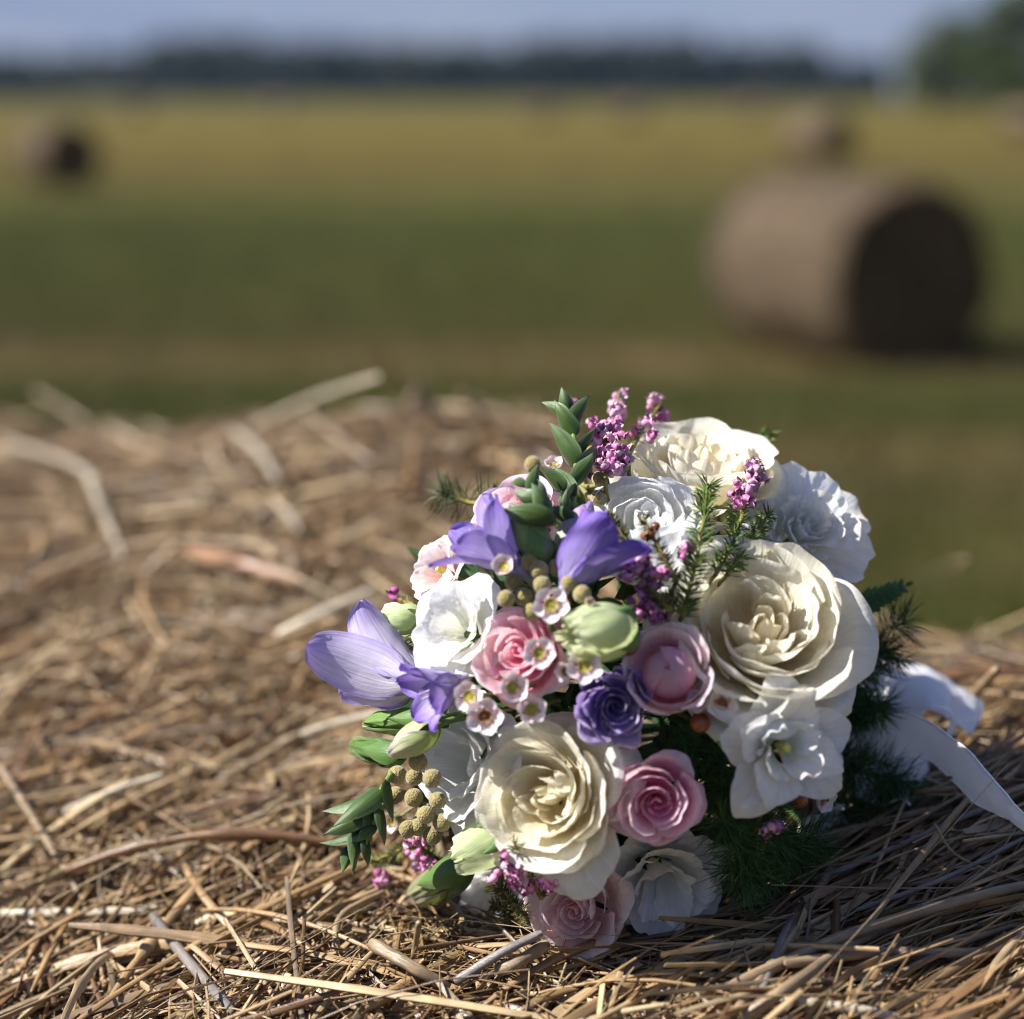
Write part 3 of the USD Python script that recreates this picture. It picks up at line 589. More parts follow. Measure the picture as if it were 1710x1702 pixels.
def spiral_rose(name, px, py, rpx, d, label, seed, cols, lift=0.0, roll=0.0, depth=.5, mat=None, openness=1.0, outer=5, ruffle=.035, closed=False):
    """a smaller rose: a wound centre in a cup of broad petals with rolled lips"""
    mat = mat or M_ROSE; r = np.random.default_rng(seed); p, n = on_ball(px, py, lift); d = camdir(*d); S = rpx * pxm(p) * 1.06
    F = Flower(name, face_to_base(p, d, S, 0.6), d, S, roll, label); b, t, e = cols; o = openness
    K = dict(jagged=.15 if ruffle < .05 else .5, rf=1.8)
    if closed:                                           # a plump globe of broad smooth petals round a small wound centre
        ring(F, r, 3, [(.12, -.7), (1.02, -.55), (1.04, .25), (.86, .62)], 1.15, mat, .2, jitter=.05, c0=b, c1=t, ce=e, ruffle=.05, spiral=.08, recurve=-.05, crumple=.05, point=.04, nv=18, ns=21, **K)
        ring(F, r, 3, [(.10, -.4), (.86, -.3), (.82, .40), (.62, .66)], 1.2, mat, 1.1, jitter=.06, c0=b, c1=t, ce=e, ruffle=.05, spiral=.10, crumple=.05, nv=17, ns=19, **K)
        ring(F, r, 3, [(.10, -.2), (.60, -.1), (.58, .42), (.42, .64)], 1.25, mat, .5, jitter=.08, c0=b, c1=t, ce=e, ruffle=.05, spiral=.12, crumple=.05, **K)
        ring(F, r, 3, [(.08, 0), (.36, .05), (.36, .42), (.26, .60)], 1.4, mat, 1.7, jitter=.1, c0=b, c1=t, ce=e, ruffle=.04, spiral=.12, crumple=.04, center=(.06, .05), **K)
        ring(F, r, 2, [(.04, .1), (.17, .16), (.17, .40), (.12, .56)], 1.8, mat, .2, c0=b, c1=t, ce=e, ruffle=.03, spiral=.08, crumple=.03, center=(.08, .06), **K)
        F.stem(.002); return F
    ring(F, r, outer, [(.12, -.45), (.84, -.38), (.88 * o, .42), (1.06 * o, .10)], .84, mat, .3, jitter=.08, c0=b, c1=t, ce=e, ruffle=ruffle * 1.5, recurve=-.16, crumple=.04, point=.08, nv=17, ns=19, **K)
    ring(F, r, 3, [(.10, -.3), (.74, -.2), (.72, .52), (.90 * o, .46)], 1.12, mat, .9, jitter=.08, c0=b, c1=t, ce=e, ruffle=ruffle * 1.3, spiral=.09, recurve=-.08, crumple=.035, nv=16, ns=19, **K)
    ring(F, r, 3, [(.10, -.1), (.54, -.05), (.54, .44), (.60, .62)], 1.15, mat, .4, jitter=.08, c0=b, c1=t, ce=e, ruffle=ruffle, spiral=.10, crumple=.03, **K)
    ring(F, r, 2, [(.08, 0), (.36, .05), (.38, .42), (.40, .58)], 1.7, mat, 1.0, c0=b, c1=lerp3(b, t, .75), ce=e, ruffle=.03, spiral=.09, crumple=.02, center=(.03, -.03), **K)
    ring(F, r, 2, [(.06, .05), (.23, .12), (.25, .40), (.25, .55)], 1.8, mat, .2, c0=b, c1=lerp3(b, t, .5), ce=e, ruffle=.02, spiral=.07, crumple=.015, center=(.04, -.04), **K)
    ring(F, r, 2, [(.03, .1), (.11, .18), (.12, .40), (.10, .53)], 1.8, mat, .8, c0=b, c1=lerp3(b, t, .25), ce=t, ruffle=.012, spiral=.05, crumple=.01, nv=10, ns=15, center=(.04, -.04))
    F.stem(.002); return F
def lisianthus(px, py, rpx, d, label, seed, lift=0.0, roll=0.0, name='white_lisianthus', cols=(WHITE_B, WHITE_T, (0.88, 0.88, 0.88)), cup=.55, inner=1.0, ruffle=.06, n=5, eye=True, point=0.0, mat=None, half=.86, rf=4, jagged=.35):
    mat = mat or M_PETAL; r = np.random.default_rng(seed); p, nn = on_ball(px, py, lift); d = camdir(*d); S = rpx * pxm(p) * 1.06
    F = Flower(name, face_to_base(p, d, S, cup * .8), d, S, roll, label); b, t, e = cols; h = cup
    ring(F, r, n, [(.08, -.3), (.42, -.15), (.66, h * .75), (1.05, h * .62)], half, mat, .1, c0=b, c1=t, ce=e, ruffle=ruffle, rf=rf, jagged=jagged, recurve=-.08, crumple=.04, point=point, nv=16, ns=21)
    ring(F, r, n - 1, [(.08, -.2), (.36, 0), (.50, h), (.80, h * 1.2)], half, mat, .75, c0=b, c1=t, ce=e, ruffle=ruffle, rf=rf, jagged=jagged, spiral=.05, crumple=.035, point=point, nv=15, ns=19)
    if inner:
        ring(F, r, 4, [(.06, -.1), (.28, .1), (.34, h), (.50, h * 1.35)], .95, mat, .3, c0=b, c1=t, ce=e, ruffle=ruffle, rf=4, spiral=.06, crumple=.03)
        if inner > 1:
            ring(F, r, 4, [(.05, 0), (.18, .15), (.20, h), (.26, h * 1.3)], 1.1, mat, .9, c0=b, c1=t, ce=e, ruffle=ruffle * .7, rf=4, spiral=.05, crumple=.02)
            ring(F, r, 2, [(.03, 0), (.08, .15), (.09, h), (.09, h * 1.2)], 1.4, mat, .2, c0=b, c1=t, ce=e, ruffle=.03, spiral=.04, crumple=.01)
    if eye:
        v, f = tube([(0, 0, -.1), (0, 0, .15), (0.01, 0, .32), (0.02, 0.01, .42)], [.05, .06, .05, .07], 8)
        F.add('pistil', v, f, np.array((0.55, 0.55, 0.12)), None, M_STEM)
        bg = Bag()
        for k in range(6):
            a = k * 1.05; v, f = tube([(0.03 * math.cos(a), .03 * math.sin(a), 0), (.09 * math.cos(a), .09 * math.sin(a), .26)], [.008, .006], 4); bg.add(v, f, (0.7, 0.7, 0.5))
            v, f = tube([(.08 * math.cos(a), .08 * math.sin(a), .25), (.11 * math.cos(a), .11 * math.sin(a), .32)], [.02, .016], 5); bg.add(v, f, (0.75, 0.55, 0.08))
        F.bag('stamens', bg, M_STEM)
    F.stem(.002); return F
def rosebud_cup(px, py, rpx, d, label, seed, lift=0.0):
    r = np.random.default_rng(seed); p, n = on_ball(px, py, lift); d = camdir(*d); S = rpx * pxm(p) * 1.06
    F = Flower('pink_rose', face_to_base(p, d, S, .35), d, S, 0.4, label); b, t, e = (0.86, .38, .52), (0.89, 0.68, 0.77), (0.895, 0.79, 0.85)
    ring(F, r, 4, [(.12, -.95), (.95, -.8), (.80, .20), (1.04, .36)], 1.0, M_ROSE, .5, c0=t, c1=t, ce=e, ruffle=.04, spiral=.07, recurve=-.06, crumple=.025, tip=.3, nv=17, ns=19)
    ring(F, r, 2, [(.12, -.8), (.88, -.7), (.74, .1), (.84, .34)], 1.3, M_ROSE, 1.2, c0=b, c1=t, ce=e, ruffle=.03, spiral=.06, crumple=.015, nv=15, ns=19)
    ring(F, r, 3, [(.1, -.7), (.80, -.5), (.62, .40), (.03, .33)], 1.35, M_ROSE, .2, jitter=.02, c0=b, c1=(0.88, .54, .64), ruffle=.01, spiral=.06, crumple=.01, tip=.05, nv=17, ns=17, jagged=.1)
    ring(F, r, 2, [(.03, .1), (.16, .26), (.10, .36), (.11, .43)], 1.6, M_ROSE, .2, jitter=.03, c0=b, c1=t, ce=e, ruffle=.01, spiral=.05, crumple=.006, nv=9, ns=13)
    F.stem(.002, base=-.95); return F
LILAC0, LILAC1, LILACE = (0.60, 0.54, 0.76), (0.42, 0.35, 0.70), (0.30, 0.21, 0.62)
DEEP0, DEEP1, DEEPE = (0.46, 0.38, 0.70), (0.28, 0.19, 0.58), (0.17, 0.08, 0.46)
def freesia(bpx, tpx, label, seed, cols, spread=.5, roll=0.0, lift=(0.0, 0.01), width=.30, tow=0.0, lop=None, curl=.12, ruffle=.09):
    """a funnel of six petals from its base point to the middle of its mouth (picture points on the dome)"""
    r = np.random.default_rng(seed); a, _ = on_ball(*bpx, lift[0]); b, _ = on_ball(*tpx, lift[1]); b = b - FW * tow
    d = b - a; S = np.linalg.norm(d); F = Flower('purple_freesia', a, d, S, roll, label); c0, c1, ce = cols
    v, f = tube([(0, 0, -.35), (0, 0, -.1), (0, 0, .12), (0, 0, .3)], [.05, .06, .09, .15], 10)
    F.add('flower_tube', v, f, lerp3((0.5, 0.55, 0.3), c0, np.repeat([0, .4, 1, 1.], 10)), None, M_PURPLE)
    g = F.F.T @ camdir(*lop) if lop else V(0, 0, 0)
    for k in range(6):
        inn = k % 2; sp = spread * (r.uniform(.85, 1.2)) * (0.85 if inn else 1.1) * (1 + 1.1 * (g[0] * math.cos(k * np.pi / 3) + g[1] * math.sin(k * np.pi / 3)))
        prof = [(.08, .08), (.22, .35), (.20 + sp * .5, .75), (.14 + sp, 1.02 - curl * sp * 2 + r.normal(0, .05))]
        F.add('petal', *blade(r, k * np.pi / 3 + r.normal(0, .1), prof, width * .86 * r.uniform(.9, 1.12), rounded=True, cup=.36, ruffle=ruffle, c0=c0, c1=c1, ce=ce, nv=16, ns=11), M_PURPLE)
    bg = Bag()
    for k in range(3):
        v, f = tube([(0, 0, .2), (.05 * math.cos(k * 2.1), .05 * math.sin(k * 2.1), .7)], [.012, .01], 4); bg.add(v, f, (0.7, 0.65, 0.75))
        v, f = tube([(.05 * math.cos(k * 2.1), .05 * math.sin(k * 2.1), .66), (.06 * math.cos(k * 2.1), .06 * math.sin(k * 2.1), .84)], [.022, .015], 5); bg.add(v, f, (0.6, 0.5, 0.6))
    F.bag('stamens', bg, M_STEM)
    F.stem(.0014, base=-.3); return F
def bud(name, bpx, tpx, rpx, label, seed, cols, lift=(0.0, 0.006), wraps=3, sepals=True, mouth=.35, tow=0.0, fat=.45):
    """a closed bud of wound petals from its base to its tip"""
    r = np.random.default_rng(seed); a, _ = on_ball(*bpx, lift[0]); b, _ = on_ball(*tpx, lift[1]); b = b - FW * tow; d = b - a; S = np.linalg.norm(d); w = rpx * pxm(b) / S
    F = Flower(name, a, d, S, r.uniform(0, 6), label); c0, c1, ce = cols
    for k in range(wraps):
        q = 1 - .12 * k
        F.add('petal', *arc_petal(r, k * 2 * np.pi / wraps, [(w * .35, -.02), (w * 1.55 * q, .15), (w * 1.25 * q, .72), (w * mouth * q, 1.0 - .04 * k)], 1.35, spiral=w * .22, tip=.12, ruffle=w * .22 * mouth, rf=4, crumple=w * .06, c0=c0, c1=c1, ce=ce, nv=15, ns=15), M_LEAF if name == 'freesia_bud' else M_ROSE)
    if mouth > .4:
        for k in range(4):
            F.add('petal', *arc_petal(r, k * 1.6 + .4, [(w * .2, .3), (w * .7, .5), (w * .55, .8), (w * .75 * mouth, .97)], 1.1, spiral=w * .2, ruffle=w * .3, rf=5, crumple=w * .08, c0=c0, c1=lerp3(c1, ce, .6), ce=ce, nv=10, ns=13), M_ROSE)
    if sepals:
        for k in range(3 if name == 'freesia_bud' else 5):
            n_ = 3 if name == 'freesia_bud' else 5
            F.add('sepal', *blade(r, k * 2 * np.pi / n_, [(w * .3, -.08), (w * 1.3, .02), (w * 1.38, .26), (w * 1.15, .5 if n_ == 3 else .42)], w * (.9 if n_ == 3 else .3), cup=.5, c0=(0.07, .14, .03), c1=(0.11, .20, .05), nv=9, ns=7), M_LEAF)
    F.stem(.0015); return F
def berry_cluster(pts, label, seed, lift=0.012, rpx=15.5):
    r = np.random.default_rng(seed); x = empty('brunia_cluster', bouquet); tag(x, label); ps = []
    root = np.mean([on_ball(*p, -0.03)[0] for p in pts], 0)
    for k, (px, py) in enumerate(pts):
        p, n = on_ball(px, py, lift + r.uniform(-.005, .004)); ps.append(p); R = rpx * pxm(p) * r.uniform(.93, 1.06)
        sp = trimesh.creation.icosphere(3, 1.0); v = np.array(sp.vertices)
        v = v * R * (1 + .03 * (meshkit.fbm(v * 2 + k * 9, 2) - .5)[:, None] * 2) * [1, 1, 1.04]
        obj('berry', (v @ frame(n).T + p, sp.faces), M_BERRY, x, np.array(lerp3((0.30, 0.25, 0.10), (0.38, 0.32, 0.155), r.uniform())), None, True, ORG)
        v, f = tube(spline([p - n * R * .8, (p + root) / 2 - n * .004, root], 6), .0012, 5); obj('stalk', (v, f), M_STEM, x, np.array((0.22, 0.2, 0.08)), None, True, ORG)
    v, f = tube(stem_path(root, root - CEN), .002, 6); obj('stem', (v, f), M_STEM, x, np.array((0.12, .14, .05)), None, True, ORG)
def waxflower(px, py, rpx, d, seed, lift=0.016, label=None, closed=0.0, eye=(0.34, 0.30, 0.05)):
    r = np.random.default_rng(seed); p, n = on_ball(px, py, lift); d = unit(n * .6 + camdir(*d)) if d else unit(n + camdir(0, 0, .8)); S = rpx * pxm(p) * 1.06
    F = Flower('waxflower', face_to_base(p, d, S, .2), d, S, r.uniform(0, 6), label)
    wp = (0.86, 0.80, 0.81); pk = (0.82, 0.58, 0.62); up = .25 + .6 * closed
    for k in range(5):
        F.add('petal', *blade(r, k * 2 * np.pi / 5 + r.normal(0, .06), [(.34, .06), (.55, -.06), (.85 - .25 * closed, up * .4), (1.04 - .5 * closed, up)], .46, cup=.45, ruffle=.03, c0=pk, c1=wp, nv=14, ns=11, rounded=True), M_WAX)
    pr = np.array([(.02, .02), (.2, .0), (.34, .06), (.40, .12), (.43, .10), (.40, -.25), (.24, -.75), (.06, -1.0)])
    bg = Bag(); na = 18
    for k in range(na):
        pass
    A = np.arange(na) / na * 2 * np.pi
    v = np.stack([pr[:, 0][:, None] * np.cos(A), pr[:, 0][:, None] * np.sin(A), np.broadcast_to(pr[:, 1][:, None], (8, na))], -1).reshape(-1, 3)
    f = np.array([(i * na + j, i * na + (j + 1) % na, (i + 1) * na + (j + 1) % na, (i + 1) * na + j) for i in range(7) for j in range(na)]); f = np.vstack([f[:, [0, 1, 2]], f[:, [0, 2, 3]]])
    cc = np.repeat(np.array([eye, eye, eye, (0.45, .35, .2), (0.5, .42, .25), (.28, .34, .1), (.2, .3, .07), (.18, .24, .06)]), na, 0)
    F.add('cup', v, f, cc, None, M_STEM)
    st = Bag()
    for k in range(20):
        a = k * 2 * np.pi / 20 + r.normal(0, .05); l = r.uniform(.1, .2); e = V((.42 - l * .5) * math.cos(a), (.42 - l * .5) * math.sin(a), .1 + l)
        v, f = tube([(.43 * math.cos(a), .43 * math.sin(a), .08), e], [.016, .012], 4); st.add(v, f, (0.72, 0.5, 0.5))
        v, f = tube([e - V(0, 0, .02), e + V(0, 0, .03)], [.03, .025], 5); st.add(v, f, (0.28, 0.06, 0.04) if r.uniform() < .6 else (0.6, .5, .2))
    F.bag('stamens', st, M_STEM)
    v, f = tube([(0, 0, -.9), (0, 0, .02), (0, 0, .28)], [.03, .03, .02], 5); F.add('style', v, f, np.array((0.4, .36, .1)), None, M_STEM)
    q = p - n * .02
    v, f = tube(spline([F.world([(0, 0, -.95)])[0], q, q - n * .03], 6), .0007, 5); obj('stem', (v, f), M_STEM, F.x, np.array((0.2, .2, .07)), None, True, ORG)
    return F
def needles_on(bag, r, pts, n, length, width, cols, open_=.8, droop=0.0):
    """needle leaves all round a stem"""
    pts = np.asarray(pts); L_ = len(pts); tg = np.gradient(pts, axis=0); tg /= np.linalg.norm(tg, axis=1, keepdims=True)
    for k in range(n):
        u = r.uniform(0, L_ - 1.001); i = int(u); p = pts[i] + (pts[i + 1] - pts[i]) * (u - i); t = tg[i]
        s = unit(np.cross(t, r.normal(size=3))); d = unit(t * (1 - open_) + s * open_ + r.normal(0, .1, 3)); l = length * r.uniform(.7, 1.2)
        e = p + d * l + t * l * .15 - UP * droop * l; mid = (p + e) / 2 + t * l * .02 + r.normal(0, .04, 3) * l
        w = unit(np.cross(d, r.normal(size=3))) * width / 2; h = unit(np.cross(d, w)) * width * .35
        v = np.array([p - w * .5, p + w * .5, mid - w, mid + w, mid + h, e]); bag.add(v, np.array([(0, 1, 4), (0, 4, 2), (1, 3, 4), (2, 4, 5), (4, 3, 5), (2, 5, 3), (0, 2, 1), (1, 2, 3)]), cols[r.integers(len(cols))])
GREEN_H = [(0.10, 0.17, 0.03), (0.14, 0.21, 0.045), (0.07, 0.13, 0.025), (0.17, 0.21, 0.05)]
BROWN_H = [(0.12, 0.10, 0.035), (0.16, 0.12, 0.04), (0.08, 0.085, 0.025), (0.15, 0.14, 0.04)]
FERN_C = [(0.03, 0.09, 0.016), (0.045, 0.12, 0.02), (0.02, 0.06, 0.012)]
PINK_H = [(0.66, 0.24, 0.46), (0.74, 0.36, 0.55), (0.60, 0.18, 0.40), (0.78, 0.45, 0.60)]
def path3(pts, lift):
    lf = np.broadcast_to(np.asarray(lift, float), (len(pts),)); return np.array([on_ball(px, py, l)[0] for (px, py), l in zip(pts, lf)])
def heather_sprig(pts, label, seed, lift=0.012, n=110, needle=0.0055, cols=GREEN_H, width=.0008, bare=0.0, flowers=(), fpx=8.5, fspread=10, fcols=PINK_H, open_=.8, stemc=(0.20, 0.17, 0.04)):
    r = np.random.default_rng(seed); x = empty('heather_sprig', bouquet); tag(x, label); P = spline(path3(pts, lift), 14)
    v, f = tube(P, np.linspace(.0013, .0006, 14), 6); obj('stem', (v, f), M_STEM, x, np.array(stemc), None, True, ORG)
    if n:
        b = Bag(); needles_on(b, r, P[int(bare * 13):], n, needle, width, cols, open_); tag(b.put('needles', M_NEEDLE, x, ORG, False), kind='stuff')
    for fx, fy in flowers:                               # each bell of the heather
        p, nn = on_ball(fx + r.normal(0, fspread * .3), fy + r.normal(0, fspread * .3), (lift if np.ndim(lift) == 0 else lift[-1]) + r.uniform(-.003, .006))
        d = unit(nn * .5 + r.normal(0, .6, 3) - UP * .2); S = fpx * pxm(p) * r.uniform(.8, 1.15); Fm = frame(d, r.uniform(0, 6))
        A = np.arange(9) / 9 * 2 * np.pi; b = Bag()
        pr = [(.15, -1.0), (.65, -.7), (.82, -.1), (.62, .45), (.66, .7), (.92, .95), (.5, .62), (.3, .1)]
        lob = [0, 0, 0, .04, .1, .35, 0, 0]
        v = np.array([((q + lb * math.cos(4.5 * a * 0 + 4 * a)) * S * math.cos(a), (q + lb * math.cos(4 * a)) * S * math.sin(a), z * S) for (q, z), lb in zip(pr, lob) for a in A])
        fc = np.array([(i * 9 + j, i * 9 + (j + 1) % 9, (i + 1) * 9 + (j + 1) % 9, (i + 1) * 9 + j) for i in range(7) for j in range(9)])
        c = np.array(fcols[r.integers(len(fcols))]); cc = np.repeat(np.clip(np.array([.75, .9, 1, 1, 1.08, 1.2, .5, .2])[:, None] * c, 0, .85), 9, 0)
        fl = tag(obj('floret', (v @ Fm.T + p, np.vstack([fc[:, [0, 1, 2]], fc[:, [0, 2, 3]]])), M_WAX, x, cc, None, True, ORG))
    v, f = tube(stem_path(P[0], P[0] - CEN), .0011, 5); obj('stem', (v, f), M_STEM, x, np.array(stemc) * .8, None, True, ORG)
    return x
def line(a, b, n, w, seed):
    r = np.random.default_rng(seed); t = r.uniform(0, 1, n); a, b = np.array(a, float), np.array(b, float); d = b - a; e = unit(V(-d[1], d[0]))
    return [tuple(a + d * q + e * r.normal(0, w) * (1.15 - q * .6)) for q in t]
def asparagus_sprig(pts, label, seed, lift=0.008, tufts=9, per=34, needle=.012, cols=FERN_C):
    """foxtail fern: tufts of long fine needles along a stem"""
    r = np.random.default_rng(seed); x = empty('asparagus_fern', bouquet); tag(x, label); P = spline(path3(pts, lift), 16)
    v, f = tube(P, np.linspace(.0013, .0006, 16), 6); obj('stem', (v, f), M_STEM, x, np.array((0.05, 0.10, 0.025)), None, True, ORG)
    for k in range(tufts):
        c = P[min(15, int((k + .5) / tufts * 16))]; out = unit(unit(c - CEN) + .8 * unit(r.normal(size=3))); b = Bag(); tip = c + out * needle * .7
        needles_on(b, r, spline([c, (c + tip) / 2, tip], 6), per, needle, .0005, cols, .72); tag(b.put('needle_tuft', M_NEEDLE, x, ORG, False), kind='stuff')
    return x
def leafy_sprig(pts, label, seed, near=(0.08, 0.06, 0.04), pairs=7, length=46, width=.32, c0=(0.036, 0.075, 0.012), c1=(0.065, 0.115, 0.026), tip=.8):
    """a shoot of thick pointed leaves set alternately"""
    r = np.random.default_rng(seed); x = empty('leafy_shoot', bouquet); tag(x, label); P = spline([at(px, py, D0 - q) for (px, py), q in zip(pts, near)], 24)
    v, f = tube(P, np.linspace(.0016, .0009, 24), 6); obj('stem', (v, f), M_STEM, x, np.array((0.12, 0.2, 0.05)), None, True, ORG)
    for k in range(pairs):
        u = .12 + .88 * k / (pairs - 1); i = min(22, int(u * 23)); t = unit(P[min(23, i + 2)] - P[i]); side = unit(np.cross(t, FW)); ga = k * 2.25 + r.normal(0, .25); out = unit(side * math.cos(ga) - FW * (.45 + .55 * math.sin(ga)))
        S = length * PXM * r.uniform(.7, 1.25) * (1 - .45 * u * tip); d = unit(t * .95 + out * .30)
        Fm = np.stack([out - d * (out @ d), np.cross(d, out), d], 1); Fm[:, 0] /= np.linalg.norm(Fm[:, 0]); Fm[:, 1] /= np.linalg.norm(Fm[:, 1])
        for th, nm in ((0.0, 'leaf'),):
            v, f, c, uv = blade(r, 0.0, [(.0, 0), (.16 + .04 * r.normal(), .25), (.26 + .06 * r.normal(), .65), (.28 + .12 * r.normal(), 1.0)], width * .62, wpow=.8, pointed=.8, cup=.55, wbase=.5, twist=r.normal(0, .35), c0=c0, c1=c1, ce=lerp3(c1, (0.3, .4, .25), .35), nv=12, ns=9)
            v2 = v + [.035, 0, 0] * (np.sin(np.pi * uv[:, 1:2]) * (1 - (uv[:, 0:1] * 2 - 1) ** 2))
            vv = np.vstack([v, v2]); ff = np.vstack([f, f[:, ::-1] + len(v)])
            obj(nm, (vv * S @ Fm.T + P[i], ff), M_LEAF, x, np.vstack([c, c]), np.vstack([uv, uv]), True, ORG)
    return x

W = 'white_lisianthus'
cream_rose(1278, 1036, 179, (.08, .46, .88), 'large open cream rose at the right of the bouquet with a deep folded centre', 1, .016, .5)
cream_rose(900, 1330, 138, (-.46, .12, .88), 'large open cream rose low in the front of the bouquet', 2, .006, 1.4, .8)
cream_rose(1176, 758, 146, (.10, .88, .46), 'cream white rose at the top of the bouquet, seen from its side', 3, -.002, .2)
spiral_rose('white_rose', 1078, 856, 98, (-.10, .62, .78), 'pure white rose just below the top cream rose', 4, (WHITE_B, WHITE_T, (0.87, .87, .88)), -.002, .3, mat=M_PETAL, closed=True)
lisianthus(1348, 878, 106, (.30, .36, .88), 'white ruffled lisianthus at the upper right of the bouquet', 5, .0, .4, ruffle=.07, inner=2, eye=False)
lisianthus(762, 1050, 92, (-.50, .30, .80), 'smooth white lisianthus bowl at the upper left above the pink rose', 6, .0, .9, ruffle=.03, cup=.45, n=4, inner=1, eye=False)
lisianthus(775, 1275, 122, (-.78, .10, .62), 'white lisianthus at the left seen from behind its smooth outer petals', 7, -.014, .2, ruffle=.04, cup=.5, n=4, eye=False)
lisianthus(1312, 1250, 98, (.26, -.06, .96), 'white star shaped lisianthus with pointed petals and a yellow eye at the right', 8, .030, .35, ruffle=.075, point=.24, inner=1, half=.74, cup=.45, rf=1.6, jagged=.12)
lisianthus(1108, 1478, 100, (.10, -.45, .86), 'white lisianthus at the bottom of the bouquet below the pink rose', 9, -.002, .5, ruffle=.07, inner=1, eye=False)
lisianthus(812, 1490, 62, (-.4, -.6, .6), 'small white lisianthus hidden at the lower left', 10, -.02, .1, inner=0)
lisianthus(728, 950, 58, (-.7, .35, .55), 'pale blush lisianthus behind the lilac freesia at the left', 12, -.012, .1, cols=((0.86, .5, .42), (0.86, .76, .80), (0.86, .82, .85)), inner=0, name='blush_lisianthus')
lisianthus(1372, 1400, 60, (.6, -.5, .5), 'small shaded white lisianthus at the lower right edge', 13, -.03, .1, inner=0)
lisianthus(1330, 1000, 60, (.7, .3, .5), 'white lisianthus petals showing beside the large right rose', 14, -.03, .1, inner=0)
spiral_rose('pink_rose', 862, 835, 72, (-.15, .75, .62), 'pale pink rose at the back of the upper left', 15, ((0.820, 0.437, 0.560), (0.890, 0.678, 0.750), (0.895, 0.754, 0.812)), -.006, .3)
spiral_rose('pink_rose', 852, 1082, 82, (-.42, .28, .86), 'pink rose in the middle left beside the white bowl', 16, ((0.840, 0.322, 0.470), (0.890, 0.606, 0.686), (0.895, 0.741, 0.786)), .006, .6)
rosebud_cup(1116, 1114, 74, (-.10, .36, .93), 'half open pink rose bud with a closed round heart in the middle', 17, .012)
spiral_rose('pink_rose', 1094, 1346, 76, (-.08, -.16, .98), 'pink rose with a deep pink wound centre low in the middle', 18, ((0.800, 0.184, 0.426), (0.890, 0.606, 0.729), (0.895, 0.754, 0.832)), .018, .9)
spiral_rose('pink_rose', 948, 1524, 80, (-.42, -.05, .90), 'pale pink rose at the very bottom touching the straw', 19, ((0.860, 0.552, 0.605), (0.890, 0.722, 0.758), (0.895, 0.799, 0.825)), .012, .2, openness=1.08, ruffle=.06)
spiral_rose('purple_lisianthus', 1026, 1180, 70, (.06, -.06, .99), 'dark purple half open lisianthus in the middle of the bouquet', 20, ((0.19, .12, .44), (0.42, .34, .66), (0.68, .58, .80)), .008, .5, mat=M_PURPLE, ruffle=.12, openness=.92, outer=4)
freesia((872, 955), (772, 862), 'lilac freesia bloom opening to the upper left', 31, (LILAC0, LILAC1, LILACE), .46, .5, (.004, .03), .25)
freesia((938, 992), (1000, 884), 'deep violet freesia bloom beside the white rose', 32, (DEEP0, DEEP1, DEEPE), .40, .5, (.014, .018), .30, curl=.02, ruffle=.12, lop=(.22, -.18, .2))
freesia((704, 1148), (598, 1116), 'half closed pale lilac freesia at the far left', 33, ((0.74, .70, .78), (0.65, .59, .80), (0.44, .35, .72)), .36, .3, (.0, .006), .30, ruffle=.07, lop=(-.1, .3, .2))
freesia((778, 1130), (690, 1165), 'violet freesia bloom hanging between the pale freesia and the white bowl', 34, (LILAC0, (0.38, .30, .67), DEEPE), .5, .8, (.0, .014), .28, tow=.012)
GB = ((0.50, .62, .30), (0.66, .74, .46), (0.72, .78, .56))
bud('lisianthus_bud', (1052, 1046), (946, 1066), 46, 'green white lisianthus bud with a frilled mouth in the centre', 41, GB, (.008, .022), 3, True, .75)
bud('lisianthus_bud', (856, 1388), (764, 1434), 34, 'green white lisianthus bud left below the front cream rose', 42, GB, (.004, .014), 3, True, .7)
bud('lisianthus_bud', (700, 1028), (646, 1034), 25, 'small green lisianthus bud at the left edge above the pale freesia', 43, GB, (-.01, -.004), 3, False, .7)
FB = ((0.16, .26, .06), (0.22, .30, .09), (0.26, .18, .20))
bud('freesia_bud', (908, 938), (850, 842), 27, 'plump green freesia bud beside the lilac bloom', 44, FB, (.008, .02), 3, True, .2)
bud('freesia_bud', (932, 950), (980, 836), 31, 'violet tipped freesia bud behind the deep violet bloom', 45, ((0.30, .36, .12), (0.36, .28, .42), (0.30, .18, .46)), (.0, .006), 3, False, .25)
bud('freesia_bud', (728, 1212), (652, 1260), 27, 'cream green freesia bud with a purple tip at the left', 46, ((0.30, .38, .10), (0.48, .46, .32), (0.36, .24, .34)), (.002, .014), 3, False, .2)
bud('freesia_bud', (722, 1200), (603, 1208), 18, 'slim green freesia bud under the pale freesia', 47, ((0.10, .2, .04), (0.13, .24, .05), (0.18, .22, .07)), (-.002, .008), 3, True, .2)
bud('freesia_bud', (665, 1262), (580, 1244), 20, 'pair of small green buds at the left edge', 48, ((0.07, .14, .025), (0.085, .17, .03), (0.16, .24, .07)), (-.006, .002), 3, True, .2)
bud('freesia_bud', (772, 1452), (678, 1504), 27, 'olive freesia bud with a dull purple side at the lower left', 49, ((0.18, .28, .05), (0.26, .26, .14), (0.24, .17, .19)), (-.002, .01), 3, True, .2)
berry_cluster([(845, 1000), (875, 997), (905, 978), (900, 952), (931, 948), (951, 973), (972, 992), (885, 938), (858, 972), (888, 1022), (928, 1015)], 'cluster of khaki brunia balls above the pink rose', 51)
berry_cluster([(698, 1272), (663, 1294), (692, 1298), (722, 1300), (660, 1328), (691, 1332), (731, 1337), (711, 1361), (698, 1381), (722, 1396), (681, 1384), (738, 1374)], 'cluster of khaki brunia balls at the left beside the white petals', 52, .006)
